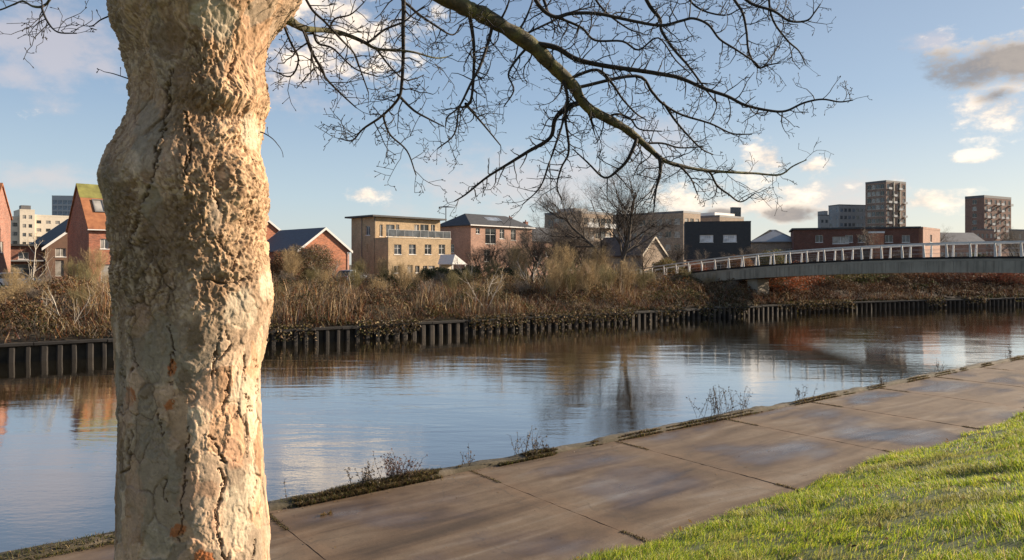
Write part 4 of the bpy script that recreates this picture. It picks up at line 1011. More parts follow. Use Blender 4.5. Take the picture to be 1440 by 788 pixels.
for i in range(8):
    xa = x1+.05+(x2-x1-.1)*i/8; gp = MB(); gp.box(xa+.05,-3.145,Hf+.2,xa+(x2-x1-.1)/8-.05,-3.13,Hf+1.06); gp.build('glass_panel', M['glass3'], B.root)
ds = MB(); ds.box(xr-3.4,-1.6,H-.9,xr+.3,-.004,H-.7) if False else None
B.downpipe(.12,-.06,H-.2); B.downpipe(-.06,2.9,H-.2)
# things on the terrace
cz = B.root.location.z+Hf
B.done(M['buff'])
FLATS = B; FL_T = (x1, x2, Hf)
# white gabled porch beside it
B = Bld('porch', 'small white gabled porch with posts beside the buff flats', 'porch', 636, 101, 46, seed=14)
W = B.fx(655); H = B.z(372); ri = B.z(358)-H
for xx in (0,W-.14):
    for yy in (0,2.6): pm = MB(); pm.box(xx,yy,0,xx+.14,yy+.14,H); pm.build('post', M['white'], B.root)
mb = MB(); lo = [(-.2,H),(0.0,H+ri),(W+.25,H+.1)]
mb.prism([(-.15,H+.002),(W+.15,H+.002),(W*.15,H+ri)], 'y', -.15, 2.9); mb.build('roof', M['white'], B.root)
mb = MB(); mb.box(.1,2.5,0,W-.1,2.58,H-.003); mb.build('back_panel', M['cream'], B.root)

# hip roofed red brick villa
B = Bld('hipped_house', 'weathered red brick hipped roof house behind the dark garden trees', 'house', 662, 124, 46, seed=15)
D = min(B.sy(616), 16); W = B.fx(748); H = B.z(316); ri = B.z(300, W*.1, D/2)-H
zz_ = lambda py, x: B.z(py, x)
fw = []
for c, w, a, b_ in ((672,.9,329,321),(690,2.6,343,322),(706,1.2,336,322),(722,1.3,338,322),(727,1.8,368,350),(685,1.4,368,351)):
    x = B.fx(c); fw.append((x-w/2, zz_(a,x), w, zz_(b_,x)-zz_(a,x), 'four'))
fw = [r for r in fw if 0 < r[0]]
fw = [fw[i] for i in range(len(fw)) if all(i == j or fw[i][0]+fw[i][2] < fw[j][0] or fw[j][0]+fw[j][2] < fw[i][0] or fw[i][1] > fw[j][1]+fw[j][3] or fw[j][1] > fw[i][1]+fw[i][3] or i < j for j in range(len(fw)))]
B.block(0,0,W,D,H, front=fw, left=[(3,4,1.2,1.5,'four'),(8,4,1.2,1.5,'four')])
rf = B.hip(0,0,W,D,H,ri,M['darkroof'],ov=.45,inset=D*.30); B.chimney(W*.9,D*.5,H+ri*.3,H+ri-.3,rf,M['dullred'])
sp_ = MB(); k2 = ri/(D/2); sx0, sx1 = W*.38, W*.62
sp_.add([(sx0,D*.12,H+D*.12*k2+.12),(sx1,D*.12,H+D*.12*k2+.12),(sx1,D*.36,H+D*.36*k2+.12),(sx0,D*.36,H+D*.36*k2+.12),(sx0,D*.12,H+D*.12*k2+.03),(sx1,D*.12,H+D*.12*k2+.03),(sx1,D*.36,H+D*.36*k2+.03),(sx0,D*.36,H+D*.36*k2+.03)],
        [(0,1,2,3),(4,7,6,5),(0,4,5,1),(1,5,6,2),(2,6,7,3),(3,7,4,0)]); sp_.build('solar_panel', M['bluegl'], rf)
sf = MB(); sf.box(-.46,-.47,H-.17,W+.46,-.452,H-.004); sf.build('fascia', M['white'], B.root); B.done(M['pink'])

# brick terrace further along
B = Bld('brick_terrace', 'lower red brick terrace glimpsed through the twiggy trees', 'house', 741, 136, 46, seed=16)
W = B.fx(826); H = B.z(338); ri = B.z(319,0,4.5)-H
B.block(0,0,W,9,H, front=grid(W,2,5,1.2,1.3,.9,2.6,1.6,'four'), cap=False); rf = B.gable_x(0,0,W,9,H,ri,M['darkroof'],ov=.35)
for x in (W*.25,W*.75): B.chimney(x,4.5,H+ri-.5,H+ri+1.0,rf,M['dullred'])
B.done(M['pink'])

# big flats behind the bare trees
def flats(name, label, px, d, pl, pr, top, yaw, seed, wallm, fl, nf, nl, frame='cream', glasses=('glass','glass3','glass2'), ww=1.6, wh=1.5, toppart=None, maxd=30, dz=None, minz=5, par=.5, parm='dgrey', balcony=False):
    B = Bld(name, label, 'apartment block', px, d, yaw, base=0, seed=seed)
    W = B.fx(pr) if pr else 12; D = min(B.sy(pl), maxd) if pl else 12; H = B.z(top)-par
    B.frame = M[frame]; B.glasses = list(glasses); dz = (H-.4)/fl
    g = [r for r in grid(W,fl,nf,min(ww,(W-1)/nf-.3),wh,.8,dz,.7,'two' if ww > 1.3 else 'bare') if r[1] > minz]
    gl = [r for r in grid(D,fl,nl,min(ww,(D-1)/nl-.3),wh,.8,dz,.9,'two' if ww > 1.3 else 'bare') if r[1] > minz]
    B.block(0,0,W,D,H, front=g, left=gl); B.parapet(0,0,W,D,H,M[parm],par)
    if balcony:
        nb = 0
        for r in g:
            if nb >= 60: break
            if round(r[0]*7+r[1]*3) % 2 == 0:
                mb = MB(); mb.box(r[0]-.2,-1.15,r[1]-.5,r[0]+r[2]+.2,-.005,r[1]-.36); mb.box(r[0]-.2,-1.15,r[1]-.357,r[0]+r[2]+.2,-1.09,r[1]+.45); mb.build('balcony', M['greymet'], B.root); nb += 1
    B.W, B.D, B.H = W, D, H
    return B
B = flats('apartment_block', 'brown and cream flats with balconies directly behind the bare trees', 818, 150, 766, 862, 296.5, 46, 21, 'tan', 5, 5, 5, balcony=True)
pr_ = MB(); pr_.box(3,4,B.H+.01,7,9,B.H+1.4); pr_.build('plant_room', M['grey'], B.root); B.done(M['tan'])
B = flats('apartment_block', 'long grey and cream flats behind the black clad house', 961, 172, 850, 985, 296.5, 46, 22, 'grey', 5, 3, 9, maxd=46)
wl = B.done(M['tan'])
B = flats('apartment_block', 'low beige flats with white rooftop box behind the black clad house', 1012, 180, 984, 1046, 302.5, 42, 23, 'tan', 5, 4, 3)
pr_ = MB(); pr_.box(1,2,B.H+.01,B.W-1,8,B.H+1.3); pr_.build('plant_room', M['white'], B.root); B.done(M['tan'])
B = flats('office_tower', 'slim dark blue tower poking up above the low beige flats', 1030, 330, 1027, 1042, 291.5, 20, 24, 'dgrey', 8, 2, 2, frame='dgrey', glasses=('bluegl','glass'), maxd=10); B.done(M['dgrey'])

# black clad house on a brick base
B = Bld('clad_house', 'black clad box storey with two white window bands over red brick', 'house', 963, 120, -12, seed=25)
W = B.fx(1056); D = 9; z0 = B.z(364.5); H = B.z(313.5)
wz0, wz1 = B.z(341), B.z(331)
B.block(0,0,W,D,H, z0=z0, front=[(B.fx(984),wz0,B.fx(1003)-B.fx(984),wz1-wz0,'three','glass4'),(B.fx(1017),wz0,B.fx(1036)-B.fx(1017),wz1-wz0,'three','glass4')], left=[(4,wz0,1.6,1.2,'two')])
us = MB(); us.box(0.01,.01,z0-.12,W-.01,D-.01,z0-.002); us.build('soffit', M['dgrey'], B.root); B.parapet(0,0,W,D,H,M['black'],.18)
B.done(M['black'])
Bb = B; bw = Bld('tmp', None, None, 963, 120, -12, seed=26); bpy.data.objects.remove(bw.root); bw.root = B.root; bw.o = B.o
bw.block(.4,.5,W+3.5,D-1,z0-.13, front=[(1.6,.9,1.3,1.4,'four'),(4.6,.9,1.3,1.4,'four'),(8,.05,1.0,2.1,'bare')], cap=True); bw.wall.build('brick_base', M['red'], B.root)

# yellow gabled cottage by the bridge end
B = Bld('gabled_house', 'small pale yellow gabled cottage with white bargeboards by the bridge end', 'house', 903, 96, 46, seed=27)
W = B.fx(936); H = B.z(358); ri = B.z(334,W/2)-H
B.block(0,0,W,8,H, front=[(W/2-.45,.9,.9,1.2,'two')], left=[(3,.9,1,1.2,'two')], cap=False); B.gable_y(0,0,W,8,H,ri,M['brown_tile'],ov=.35,barge=M['cream']); B.done(M['tan'])

# grey roofed house beyond the bridge
B = Bld('hipped_house', 'tan house with big grey roof beside the black clad house', 'house', 1058, 140, -15, seed=28)
W = B.fx(1122); H = B.z(340); ri = B.z(323,W*.7,5)-H
B.block(0,0,W,10,H, front=[r for r in ((B.fx(1077),3.6,1.3,1.2,'two','glass2'),(B.fx(1090),3.6,1.3,1.2,'two','glass2'),(B.fx(1104),3.2,1.6,1.8,'two','glass2'))]); B.hip(0,0,W,10,H,ri,M['grey'],ov=.4,inset=4.6); B.done(M['tan'])
# long red block behind the bridge
B = Bld('brick_block', 'long dark red brick block with flat roof behind the bridge railing', 'apartment block', 1116, 131, -18, seed=29)
W = B.fx(1292); H = B.z(323.5)
B.glasses = ['glass2','glass3','glass']
fr_ = [(B.fx(c)-.6,B.z(b_,B.fx(c)),w,B.z(a,B.fx(c))-B.z(b_,B.fx(c)),'two') for c,w,a,b_ in ((1152,1.2,331,341),(1176,2.6,333,343),(1194,1.2,331,341),(1212,1.2,331,341),(1250,1.2,331,341),(1274,1.2,331,341))]
B.block(0,0,W,11,H, front=fr_+row(2,W-2,9,1.3,1.2,1.5,'two'), left=[(4,5,1.2,1.4,'two')]); B.flat_roof(0,0,W,11,H,M['darkroof'],ov=.3,th=.3)
by = MB(); xa = B.fx(1221); by.box(xa,-1.0,0,xa+2.3,-.004,H-.8); by.build('bay', M['orange'], B.root)
bc = MB(); bc.box(xa-.1,-1.1,H-.797,xa+2.4,-.004,H-.5); bc.build('bay_roof', M['white'], B.root); B.done(M['darkred'])
B = Bld('brick_block', 'sunlit orange brick end block with stepped top beside the far tower', 'house', 1298, 126, 46, seed=30)
W = B.fx(1322); H = B.z(322)
B.block(0,0,W,7,H, front=[(W*.4,B.z(340),1.1,1.3,'two'),(W*.4,1.5,1.1,1.3,'two')], left=[(3,4.5,1,1.3,'two')]); B.parapet(0,0,W,7,H,M['pink'],.35); B.done(M['pink'])
B = Bld('brick_terrace', 'low terrace with pale render and dark roof under the far red tower', 'house', 1318, 178, 10, seed=31)
W = B.fx(1386); H = B.z(341); ri = B.z(328,0,4)-H
B.glasses = ['glass2','glass3']
B.block(0,0,W,8,H, front=grid(W,2,7,1.1,1.3,.9,2.7,.9,'two'), cap=False); B.gable_x(0,0,W,8,H,ri,M['dgrey'],ov=.3); B.done(M['pink'])
# far towers
B = flats('tower_block', 'tall slender tower block with stepped balconies, tallest on the skyline', 1246, 330, 1217, 1274, 253.5, 30, 32, 'tan', 13, 4, 4, ww=1.9, wh=2.0, maxd=16, minz=14, frame='cream', balcony=True, par=.9); B.root['category'] = 'tower'
pl_ = []
for xx in (B.W*.36, B.W*.68):
    p_ = MB(); p_.box(xx-.25,-.5,12,xx+.25,-.006,B.H+.3); p_.build('pier', M['cream'], B.root)
B.done(M['tower'])
B = flats('tower_block', 'grey green slab block joined to the tall slender tower', 1180, 352, 1165, 1221, 287.5, 14, 33, 'grey', 9, 7, 2, ww=1.4, wh=1.7, maxd=9, minz=12, frame='greymet', glasses=('bluegl','glass3')); B.root['category'] = 'tower'
B.done(M['grey'])
B = flats('tower_block', 'small stepped grey block at the foot of the slab block', 1153, 348, 1150, 1166, 302, 14, 34, 'grey', 7, 2, 1, ww=1.3, wh=1.5, maxd=6, minz=12, frame='greymet'); B.root['category'] = 'tower'
st = MB(); st.box(3.2,1,B.H+.01,B.W,6,B.H+2.4); st.build('upper_step', M['grey'], B.root); B.done(M['grey'])
B = flats('tower_block', 'red brick tower block with pale balcony grid standing alone', 1384, 300, 1357, 1422, 274.5, 30, 35, 'dullred', 11, 6, 1, ww=1.7, wh=1.7, maxd=17, minz=10, frame='cream', par=1.0, balcony=True); B.root['category'] = 'tower'
B.done(M['tower_red'])
B = flats('apartment_block', 'low flat roofed flats at the foot of the red tower block', 1372, 262, 1366, 1398, 322, 20, 36, 'pink', 5, 4, 1, maxd=10, minz=3, ww=1.2); B.done(M['pink'])
B = flats('apartment_block', 'low brown flats at the picture edge beyond the red tower block', 1422, 250, 1419, 1475, 322.5, 20, 37, 'dgrey', 5, 6, 1, maxd=10, minz=3, ww=1.2); B.done(M['tan'])
# crane far off
cr = empty('tower_crane', P(627,372,520)-Vector((0,0,3.7))); tag(cr, 'thin tower crane far beyond the buff flats', 'crane')
mb = MB(); Hc = CAMZ+(HZ-292)/F*520; mb.box(-.3,-.3,0,.3,.3,Hc); mb.build('mast', M['dgrey'], cr)
mb = MB(); mb.prism([(-5,Hc),(6,Hc),(6,Hc+.3),(0,Hc+1.0),(-5,Hc+.5)], 'y', -.3, .3); mb.build('jib', M['dgrey'], cr)
mb = MB(); mb.box(-5,-.5,Hc-.9,-3.8,.5,Hc-.01); mb.build('counterweight', M['concrete'], cr)
# ------------------------------------------------------------------ far river wall of timber piles
wall = empty('river_wall', (0,0,0), RA); tag(wall, 'dark timber piled wall holding up the far bank', 'river wall')
ss = np.arange(-90, 200, .5); tt = far_sm(ss)
SPL = 21.0
for lo_, hi_, mm in ((-90,SPL,'board'),(SPL,200,'timber_dark')):
    mb = MB()
    for a in range(len(ss)-1):
        if lo_ <= ss[a] < hi_: mb.quad((ss[a],tt[a],-1.7),(ss[a+1],tt[a+1],-1.7),(ss[a+1],tt[a+1],.04),(ss[a],tt[a],.04))
    mb.build('backing_boards', M[mm], wall)
mb = MB(); rw = random.Random(5)
for a in range(0, len(ss)-6, 6):
    s0, s1, t0, t1 = ss[a], ss[a+6], tt[a], tt[a+6]; z = .02+rw.uniform(-.03,.03); e = .02
    mb.add([(s0+e,t0-.30,z-.06),(s1-e,t1-.30,z-.06),(s1-e,t1+.12,z-.06),(s0+e,t0+.12,z-.06),(s0+e,t0-.30,z+.06),(s1-e,t1-.30,z+.06),(s1-e,t1+.12,z+.06),(s0+e,t0+.12,z+.06)],
           [(0,3,2,1),(4,5,6,7),(0,1,5,4),(1,2,6,5),(2,3,7,6),(3,0,4,7)])
mb.build('capping_beam', M['timber_dark'], wall)
def pile_mb(mb, s, r_):
    t = float(far_sm(s))-.13; w = r_.uniform(.10,.16) if s < 21 else r_.uniform(.14,.20); lean = r_.uniform(-.05,.05); h = -.055+r_.uniform(-.02,.0)
    dd = r_.uniform(.0,.03)
    b = [(s-w,t+.12),(s-w,t-.10+dd),(s-w*.6,t-.15+dd),(s+w*.6,t-.15+dd),(s+w,t-.10+dd),(s+w,t+.12)]
    n = 6; mb.add([(x,y,-1.7) for x,y in b]+[(x+lean,y,h) for x,y in b], [tuple(range(6))[::-1], tuple(range(6,12))]+[(i,(i+1)%n,n+(i+1)%n,n+i) for i in range(n)])
piles = list(np.arange(-1.0, 61.5, .625))[:100]
for s in piles:
    mb = MB(); pile_mb(mb, s, rw); mb.build('pile', M['timber_black' if s < SPL else 'timber'], wall)
mb = MB()
for s in list(np.arange(-60,-1.2,.625))+list(np.arange(piles[-1]+.625,150,.625)): pile_mb(mb, s, rw)
o = mb.build('pile', M['timber'], wall); o['kind'] = 'stuff'

# ------------------------------------------------------------------ footbridge
SB = 59.4
bridge = empty('footbridge', (*XY(SB, 40), 0), RA); tag(bridge, 'arched concrete footbridge with white railings crossing the river', 'footbridge')
def bz(t): return 4.12-.0019*(t-22)**2
ts = np.linspace(1, 62, 62)-40          # local y
Wd = 3.0
mb = MB()
sec = [(0,-.16),(0,0),(Wd,0),(Wd,-.16),(Wd-.30,-.30),(Wd-.42,-1.0),(.42,-1.0),(.30,-.30)]
vs = []; fs = []; n = len(sec)
for y in ts:
    for x, dz in sec:
        vs.append((x, y, bz(y+40)+dz*(1 if dz > -.5 else 1.0)))
for a in range(len(ts)-1):
    for k in range(n): fs.append((a*n+k,(a+1)*n+k,(a+1)*n+(k+1)%n,a*n+(k+1)%n))
fs.append(tuple(range(n))); fs.append(tuple((len(ts)-1)*n+k for k in range(n))[::-1])
mb.add(vs, fs)
mb.build('deck', M['concrete'], bridge)
# flush fascia panels hung on the near and far edge
for x0, x1 in ((-.06,-.003),(Wd+.003,Wd+.06)):
    mb = MB()
    for a in range(len(ts)-1):
        ya, yb = ts[a], ts[a+1]; e = .008
        za, zb = bz(ya+40), bz(yb+40)
        mb.add([(x0,ya+e,za-1.02),(x1,ya+e,za-1.02),(x1,yb-e,zb-1.02),(x0,yb-e,zb-1.02),(x0,ya+e,za-.17),(x1,ya+e,za-.17),(x1,yb-e,zb-.17),(x0,yb-e,zb-.17)],
               [(0,3,2,1),(4,5,6,7),(0,1,5,4),(1,2,6,5),(2,3,7,6),(3,0,4,7)])
    mb.build('fascia', M['fascia'], bridge)
for sx, x0 in ((-1,.05),(1,Wd-.05)):
    mb = MB()
    for a in range(len(ts)-1):
        ya, yb = ts[a], ts[a+1]; za, zb = bz(ya+40), bz(yb+40); xo = x0+sx*.17
        mb.add([(xo-.06,ya,za+1.12),(xo+.06,ya,za+1.12),(xo+.06,yb,zb+1.12),(xo-.06,yb,zb+1.12),(xo-.06,ya,za+1.24),(xo+.06,ya,za+1.24),(xo+.06,yb,zb+1.24),(xo-.06,yb,zb+1.24)],
               [(0,3,2,1),(4,5,6,7),(0,1,5,4),(1,2,6,5),(2,3,7,6),(3,0,4,7)])
    mb.build('top_rail', M['railw'], bridge)
    mb = MB()
    for a in range(len(ts)-1):
        ya, yb = ts[a], ts[a+1]; za, zb = bz(ya+40), bz(yb+40); xo = x0+sx*.045
        mb.add([(xo-.03,ya,za+.004),(xo+.03,ya,za+.004),(xo+.03,yb,zb+.004),(xo-.03,yb,zb+.004),(xo-.03,ya,za+.16),(xo+.03,ya,za+.16),(xo+.03,yb,zb+.16),(xo-.03,yb,zb+.16)],
               [(0,3,2,1),(4,5,6,7),(0,1,5,4),(1,2,6,5),(2,3,7,6),(3,0,4,7)])
    mb.build('shadow_strip', M['timber_dark'], bridge)  # dark strip painting the shadow line between railing and fascia
    y = -38.2+(.0 if sx < 0 else .8)
    pm = MB(); pm.add([(-.03,-.10,0),(.03,-.10,0),(.03,.10,0),(-.03,.10,0),(-.035+sx*.14,-.055,1.12),(.035+sx*.14,-.055,1.12),(.035+sx*.14,.055,1.12),(-.035+sx*.14,.055,1.12)],
                      [(0,3,2,1),(4,5,6,7),(0,1,5,4),(1,2,6,5),(2,3,7,6),(3,0,4,7)])
    pmesh = pm.mesh('post')
    while y < 21:
        link('post', pmesh, M['railw'], bridge, (x0+sx*.03, y, bz(y+40)+.006)); y += 1.62
    # thin intermediate wires
    for hh in (.45,.75):
        tb = Tubes(); tb.add([(x0+sx*(.03+.14*hh/1.12), yy, bz(yy+40)+hh) for yy in ts], np.full(len(ts), .008), 4); link('wire', tb.mesh('wire'), M['greymet'], bridge)
for t0, t1, zb in ((41.2,42.3,-.2),(8.6,9.8,-.1)):
    mb = MB(); mb.box(.55,t0-40,zb,Wd-.55,t1-40,bz((t0+t1)/2)-1.06); mb.build('pier', M['pier'], bridge, bevel=.04)

# ------------------------------------------------------------------ cars
def sideprof(mb, prof, y0, y1, inset=None):
    mb.prism(prof, 'y', y0, y1)
def make_car(label, px, d, yaw, paint, base=PLAT, zoff=0.0):
    root = empty('parked_car', ((px-720)/F*d, d, base+zoff), math.radians(yaw)); tag(root, label, 'car')
    L, Wc = 4.2, 1.74
    low = [(-2.08,.32),(-2.1,.62),(-2.0,.86),(-1.2,.93),(1.55,.93),(2.02,.84),(2.1,.6),(2.06,.32),(1.72,.26),(-1.7,.26)]
    mb = MB(); mb.prism(low, 'y', -Wc/2, Wc/2); mb.build('body', paint, root, bevel=.07)
    # cabin narrows upwards
    cab = [(-1.55,.932),(-1.1,1.40),(.55,1.43),(1.35,.932)]
    mb = MB(); n = len(cab); ins = [0,.16,.16,0]
    mb.add([(x,-Wc/2+.05+i_,z) for (x,z),i_ in zip(cab,ins)]+[(x,Wc/2-.05-i_,z) for (x,z),i_ in zip(cab,ins)], [(0,1,2,3)[::-1],(4,5,6,7)]+[(i,(i+1)%n,n+(i+1)%n,n+i) for i in range(n)])
    mb.build('glazing', M['glass'], root)
    mb = MB(); mb.add([(-1.14,-.66,1.403),(.58,-.66,1.433),(.58,.66,1.433),(-1.14,.66,1.403),(-1.05,-.6,1.46),(.45,-.6,1.49),(.45,.6,1.49),(-1.05,.6,1.46)],[(0,3,2,1),(4,5,6,7),(0,1,5,4),(1,2,6,5),(2,3,7,6),(3,0,4,7)]); mb.build('roof_panel', paint, root, bevel=.02)
    for sy in (-1,1):
        for (xa,za),(xb,zb) in (((-1.57,.93),(-1.12,1.41)),((.57,1.44),(1.37,.93)),((-.25,.93),(-.25,1.42))):
            mb = MB(); mb.cyl((xa,sy*(Wc/2-.04),za),(xb,sy*(Wc/2-.20),zb),.04,.035,6); mb.build('pillar', paint, root)
    for x in (-1.32,1.32):
        for sy in (-1,1):
            mb = MB(); mb.cyl((x,sy*(Wc/2-.2),.32),(x,sy*(Wc/2+.012),.32),.32,.32,20); w = mb.build('wheel', M['tyre'], root)
            mb = MB(); mb.cyl((x,sy*(Wc/2+.014),.32),(x,sy*(Wc/2+.03),.32),.2,.17,14); mb.build('rim', M['rim'], w)
    for sy in (-1,1):
        mb = MB(); mb.box(2.03,sy*.62-.17,.62,2.12,sy*.62+.17,.76); mb.build('headlight', M['lamp'], root, bevel=.02)
        mb = MB(); mb.box(-2.12,sy*.68-.12,.62,-2.03,sy*.68+.12,.82); mb.build('tail_light', M['redlamp'], root, bevel=.02)
        mb = MB(); mb.box(.98,sy*(Wc/2+.08)-.08,.90,1.12,sy*(Wc/2+.08)+.08,1.03); mb.build('wing_mirror', paint, root, bevel=.02)
make_car('silver blue parked car in front of the buff block', 493, 82, 70, M['carblue'], zoff=-.1)
make_car('dark parked car with white lower panels beside the plane trunk', 402, 80, 150, M['cardark'])
make_car('white parked car roof behind the bushes near the birch', 20, 70, 40, M['carwhite'], zoff=-.25)

# ------------------------------------------------------------------ plants
def flakes(rs, pos, size, cols, wts, var=.25, up=.3):
    """small leaf quads"""
    n = len(pos); a = rs.normal(0,1,(n,3)); a /= np.linalg.norm(a,axis=1)[:,None]
    b = rs.normal(0,1,(n,3)); b -= a*np.sum(a*b,1)[:,None]; b /= np.linalg.norm(b,axis=1)[:,None]
    sz = (size*rs.uniform(.6,1.4,n))[:,None]
    V = np.stack([pos-a*sz, pos-b*sz*.45, pos+a*sz, pos+b*sz*.45], 1).reshape(-1,3)
    Q = np.arange(n*4).reshape(-1,4); return V, Q, np.repeat(palette(rs, n, cols, wts, var), 4, 0)
def stalks(rs, pos, h, w, bend, cols, wts, var=.25):
    n = len(pos); a = rs.uniform(0, 2*math.pi, n); V, Q = ribbons(pos, np.stack([np.cos(a), np.sin(a)],-1), h, w, bend, rs)
    return V, Q, np.repeat(palette(rs, n, cols, wts, var), 6, 0)
def merge(parts):
    V = []; Q = []; T = []; o = 0
    for a, q, c in parts: V.append(a); Q.append(q+o); T.append(c); o += len(a)
    return np.concatenate(V), np.concatenate(Q), np.concatenate(T)
STRAW=(.46,.34,.19); RUST=(.22,.085,.035); BROWN=(.17,.105,.055); DARK=(.085,.06,.04); OLIVE=(.145,.125,.04); GREEN=(.085,.105,.03); OCHRE=(.29,.19,.075); GREY=(.26,.215,.165); MAROON=(.12,.045,.03)

rs = np.random.RandomState(77)
def bank_pts(n, s0, s1, w0, w1, powr=1.0):
    s = rs.uniform(s0, s1, n); w = w0+(w1-w0)*rs.uniform(0,1,n)**powr
    return s, w
def canopy(s, w):
    return (.25+.95*np.clip(.35+1.5*fbm(s*.36, w*.36, s*0, 3, 201),0,1.4)+.38*vnoise(s*1.3, w*1.3, s*0, 203))*np.clip(.35+w*.35,.35,1)
def bzw(w): return np.interp(w, [0,1,4,8,14,18,3000], [.06,.25,.75,1.2,1.6,PLAT,PLAT])
parts = []
for s0, s1, k in ((-32,12,1.0),(12,45,1.0),(45,80,.62),(80,125,.35)):
    A = (s1-s0)
    # leaf mass following a lumpy top surface
    n = int(A*1900*k); s, w = bank_pts(n, s0, s1, .05, 17, 1.25)
    h = np.clip(canopy(s, w), .12, 1.8)*(1-.45*rs.uniform(0,1,n)**2.0); t = far_sm(s)+w
    zone = fbm(s*.16, w*.2, s*0, 3, 207); V, Q, T = flakes(rs, np.stack([s,t,bzw(w)+h],-1), np.full(n,.075/math.sqrt(k)), [BROWN,RUST,DARK,OLIVE,OCHRE,GREY],[30,20,16,14,14,8])
    g = (sstep(.0,.35,fbm(s*.25,w*.5,s*0,3,209)+.25*(w<3))*rs.uniform(.2,.9,n))
    r = (sstep(.05,.35,zone)*rs.uniform(.1,.8,n))
    T = T*(1-np.repeat(g,4)[:,None]*.7)+np.array(OLIVE)*np.repeat(g*.7*rs.uniform(.7,1.5,n),4)[:,None]
    T = T*(1-np.repeat(r,4)[:,None]*.6)+np.array(RUST)*np.repeat(r*.6,4)[:,None]
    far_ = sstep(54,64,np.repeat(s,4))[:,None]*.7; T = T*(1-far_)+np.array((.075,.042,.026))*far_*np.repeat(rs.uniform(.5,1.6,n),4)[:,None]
    iv = np.repeat(sstep(.16,.3,fbm(s*.28+31, w*.45, s*0, 4, 241))*rs.uniform(.4,1,n),4)[:,None]; T = T*(1-.85*iv)+np.array((.062,.085,.022))*.85*iv*np.repeat(rs.uniform(.6,1.6,n),4)[:,None]
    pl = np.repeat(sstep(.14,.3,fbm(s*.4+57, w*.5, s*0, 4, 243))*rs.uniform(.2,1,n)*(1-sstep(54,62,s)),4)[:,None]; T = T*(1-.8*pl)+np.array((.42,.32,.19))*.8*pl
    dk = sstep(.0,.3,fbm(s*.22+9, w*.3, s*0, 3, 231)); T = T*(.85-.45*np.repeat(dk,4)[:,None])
    parts.append((V,Q,T))
    # dead stems, straw coloured, in stands
    n = int(A*430*k); s, w = bank_pts(n, s0, s1, .1, 16, 1.1); st = (1-.85*sstep(56,64,s))*sstep(.08,.35,fbm(s*.3, w*.3, s*0, 3, 213)); kp = rs.uniform(0,1,n) < .12+.88*st
    s, w, st = s[kp], w[kp], st[kp]; n = len(s)
    parts.append(stalks(rs, np.stack([s, far_sm(s)+w, bzw(w)+.05],-1), (.6+1.15*st)*rs.uniform(.5,1.25,n), rs.uniform(.018,.040,n)/math.sqrt(k), rs.uniform(.05,.7,n), [(.56,.42,.25),GREY,OCHRE,BROWN,RUST],[18,18,16,30,18]))
    # arching brambles
    n = int(A*420*k); s, w = bank_pts(n, s0, s1, -.05, 16, 1.3)
    h = np.clip(canopy(s,w),.2,1.6); parts.append(stalks(rs, np.stack([s, far_sm(s)+w, bzw(w)+h*rs.uniform(.1,.8,n)],-1), rs.uniform(.4,1.1,n), rs.uniform(.014,.028,n)/math.sqrt(k), rs.uniform(.8,1.7,n), [MAROON,BROWN,RUST,GREY,STRAW],[26,28,18,16,12]))
    # growth spilling over the wall
    n = int(A*520*k); s, w = bank_pts(n, s0, s1, -.42, .25); sp2 = fbm(s*.5, s*0, s*0, 3, 221)+.03+.5*np.exp(-((s-37)/10)**2); kp = rs.uniform(0,1,n) < sstep(-.15,.3,sp2); s, w = s[kp], w[kp]; n = len(s)
    drop = np.clip(-w*.9,0,.4)*rs.uniform(0,2.2,n)
    parts.append(flakes(rs, np.stack([s, far_sm(s)+w, .12-drop+rs.uniform(-.05,.25,n)],-1), np.full(n,.075/math.sqrt(k)), [BROWN,OLIVE,STRAW,DARK,GREY],[28,22,16,18,16]))
V, Q, T = merge(parts)
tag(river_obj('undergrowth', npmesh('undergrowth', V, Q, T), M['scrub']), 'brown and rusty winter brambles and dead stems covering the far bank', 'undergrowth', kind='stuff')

def grow(tb_t, tb_c, p, d, L, r, lvl, rnd, maxl, up, kids, wob=.22, split=1, ang=(.5,1.0), ratio=(.45,.72)):
    n = 6 if lvl < 2 else 4
    pts, rad, dl = kink(p, d, L, r, r*(.38 if lvl else .45), n, rnd, up, wob)
    (tb_t if lvl < split else tb_c).add(pts, rad, 7 if lvl == 0 else (5 if lvl == 1 else 3))
    if lvl >= maxl: return
    for i in range(kids[lvl]):
        f = rnd.uniform(.28 if lvl == 0 else .15, 1.0); x = f*n; k = min(int(x), n-1); q = pts[k]+(pts[k+1]-pts[k])*(x-k)
        tan = pts[k+1]-pts[k]; tan /= np.linalg.norm(tan)
        v = np.array([rnd.gauss(0,1), rnd.gauss(0,1), rnd.gauss(0,1)]); v -= tan*(v@tan); v /= np.linalg.norm(v)+1e-9
        a = rnd.uniform(*ang); rr = max(rad[k]*rnd.uniform(.42,.62), .0035)
        grow(tb_t, tb_c, q, tan*math.cos(a)+v*math.sin(a), L*rnd.uniform(*ratio)*(1.1-.45*f), rr, lvl+1, rnd, maxl, up, kids, wob, split, ang, ratio)
def bare_tree(seed, H, r, kids=(11,8,7,5), stems=1, up=.10, lean=.0, spread=1.0, split=2, ang=(.45,1.0), wob=.22, ratio=(.45,.72)):
    rnd = random.Random(seed); tt_, tc_ = Tubes(), Tubes()
    for k in range(stems):
        d = np.array([rnd.gauss(0,.10)+(.34*math.cos(k*2.4) if stems > 1 else lean), rnd.gauss(0,.10)+(.34*math.sin(k*2.4) if stems > 1 else 0), 1.0])*np.array([spread,spread,1])
        grow(tt_, tc_, np.array([0.0,0,-.15]), d, H*.72*rnd.uniform(.85,1.05), r*rnd.uniform(.75,1.05), 0, rnd, len(kids), up, kids, wob, split, ang, ratio)
    return tt_.mesh('trunk'), tc_.mesh('crown')
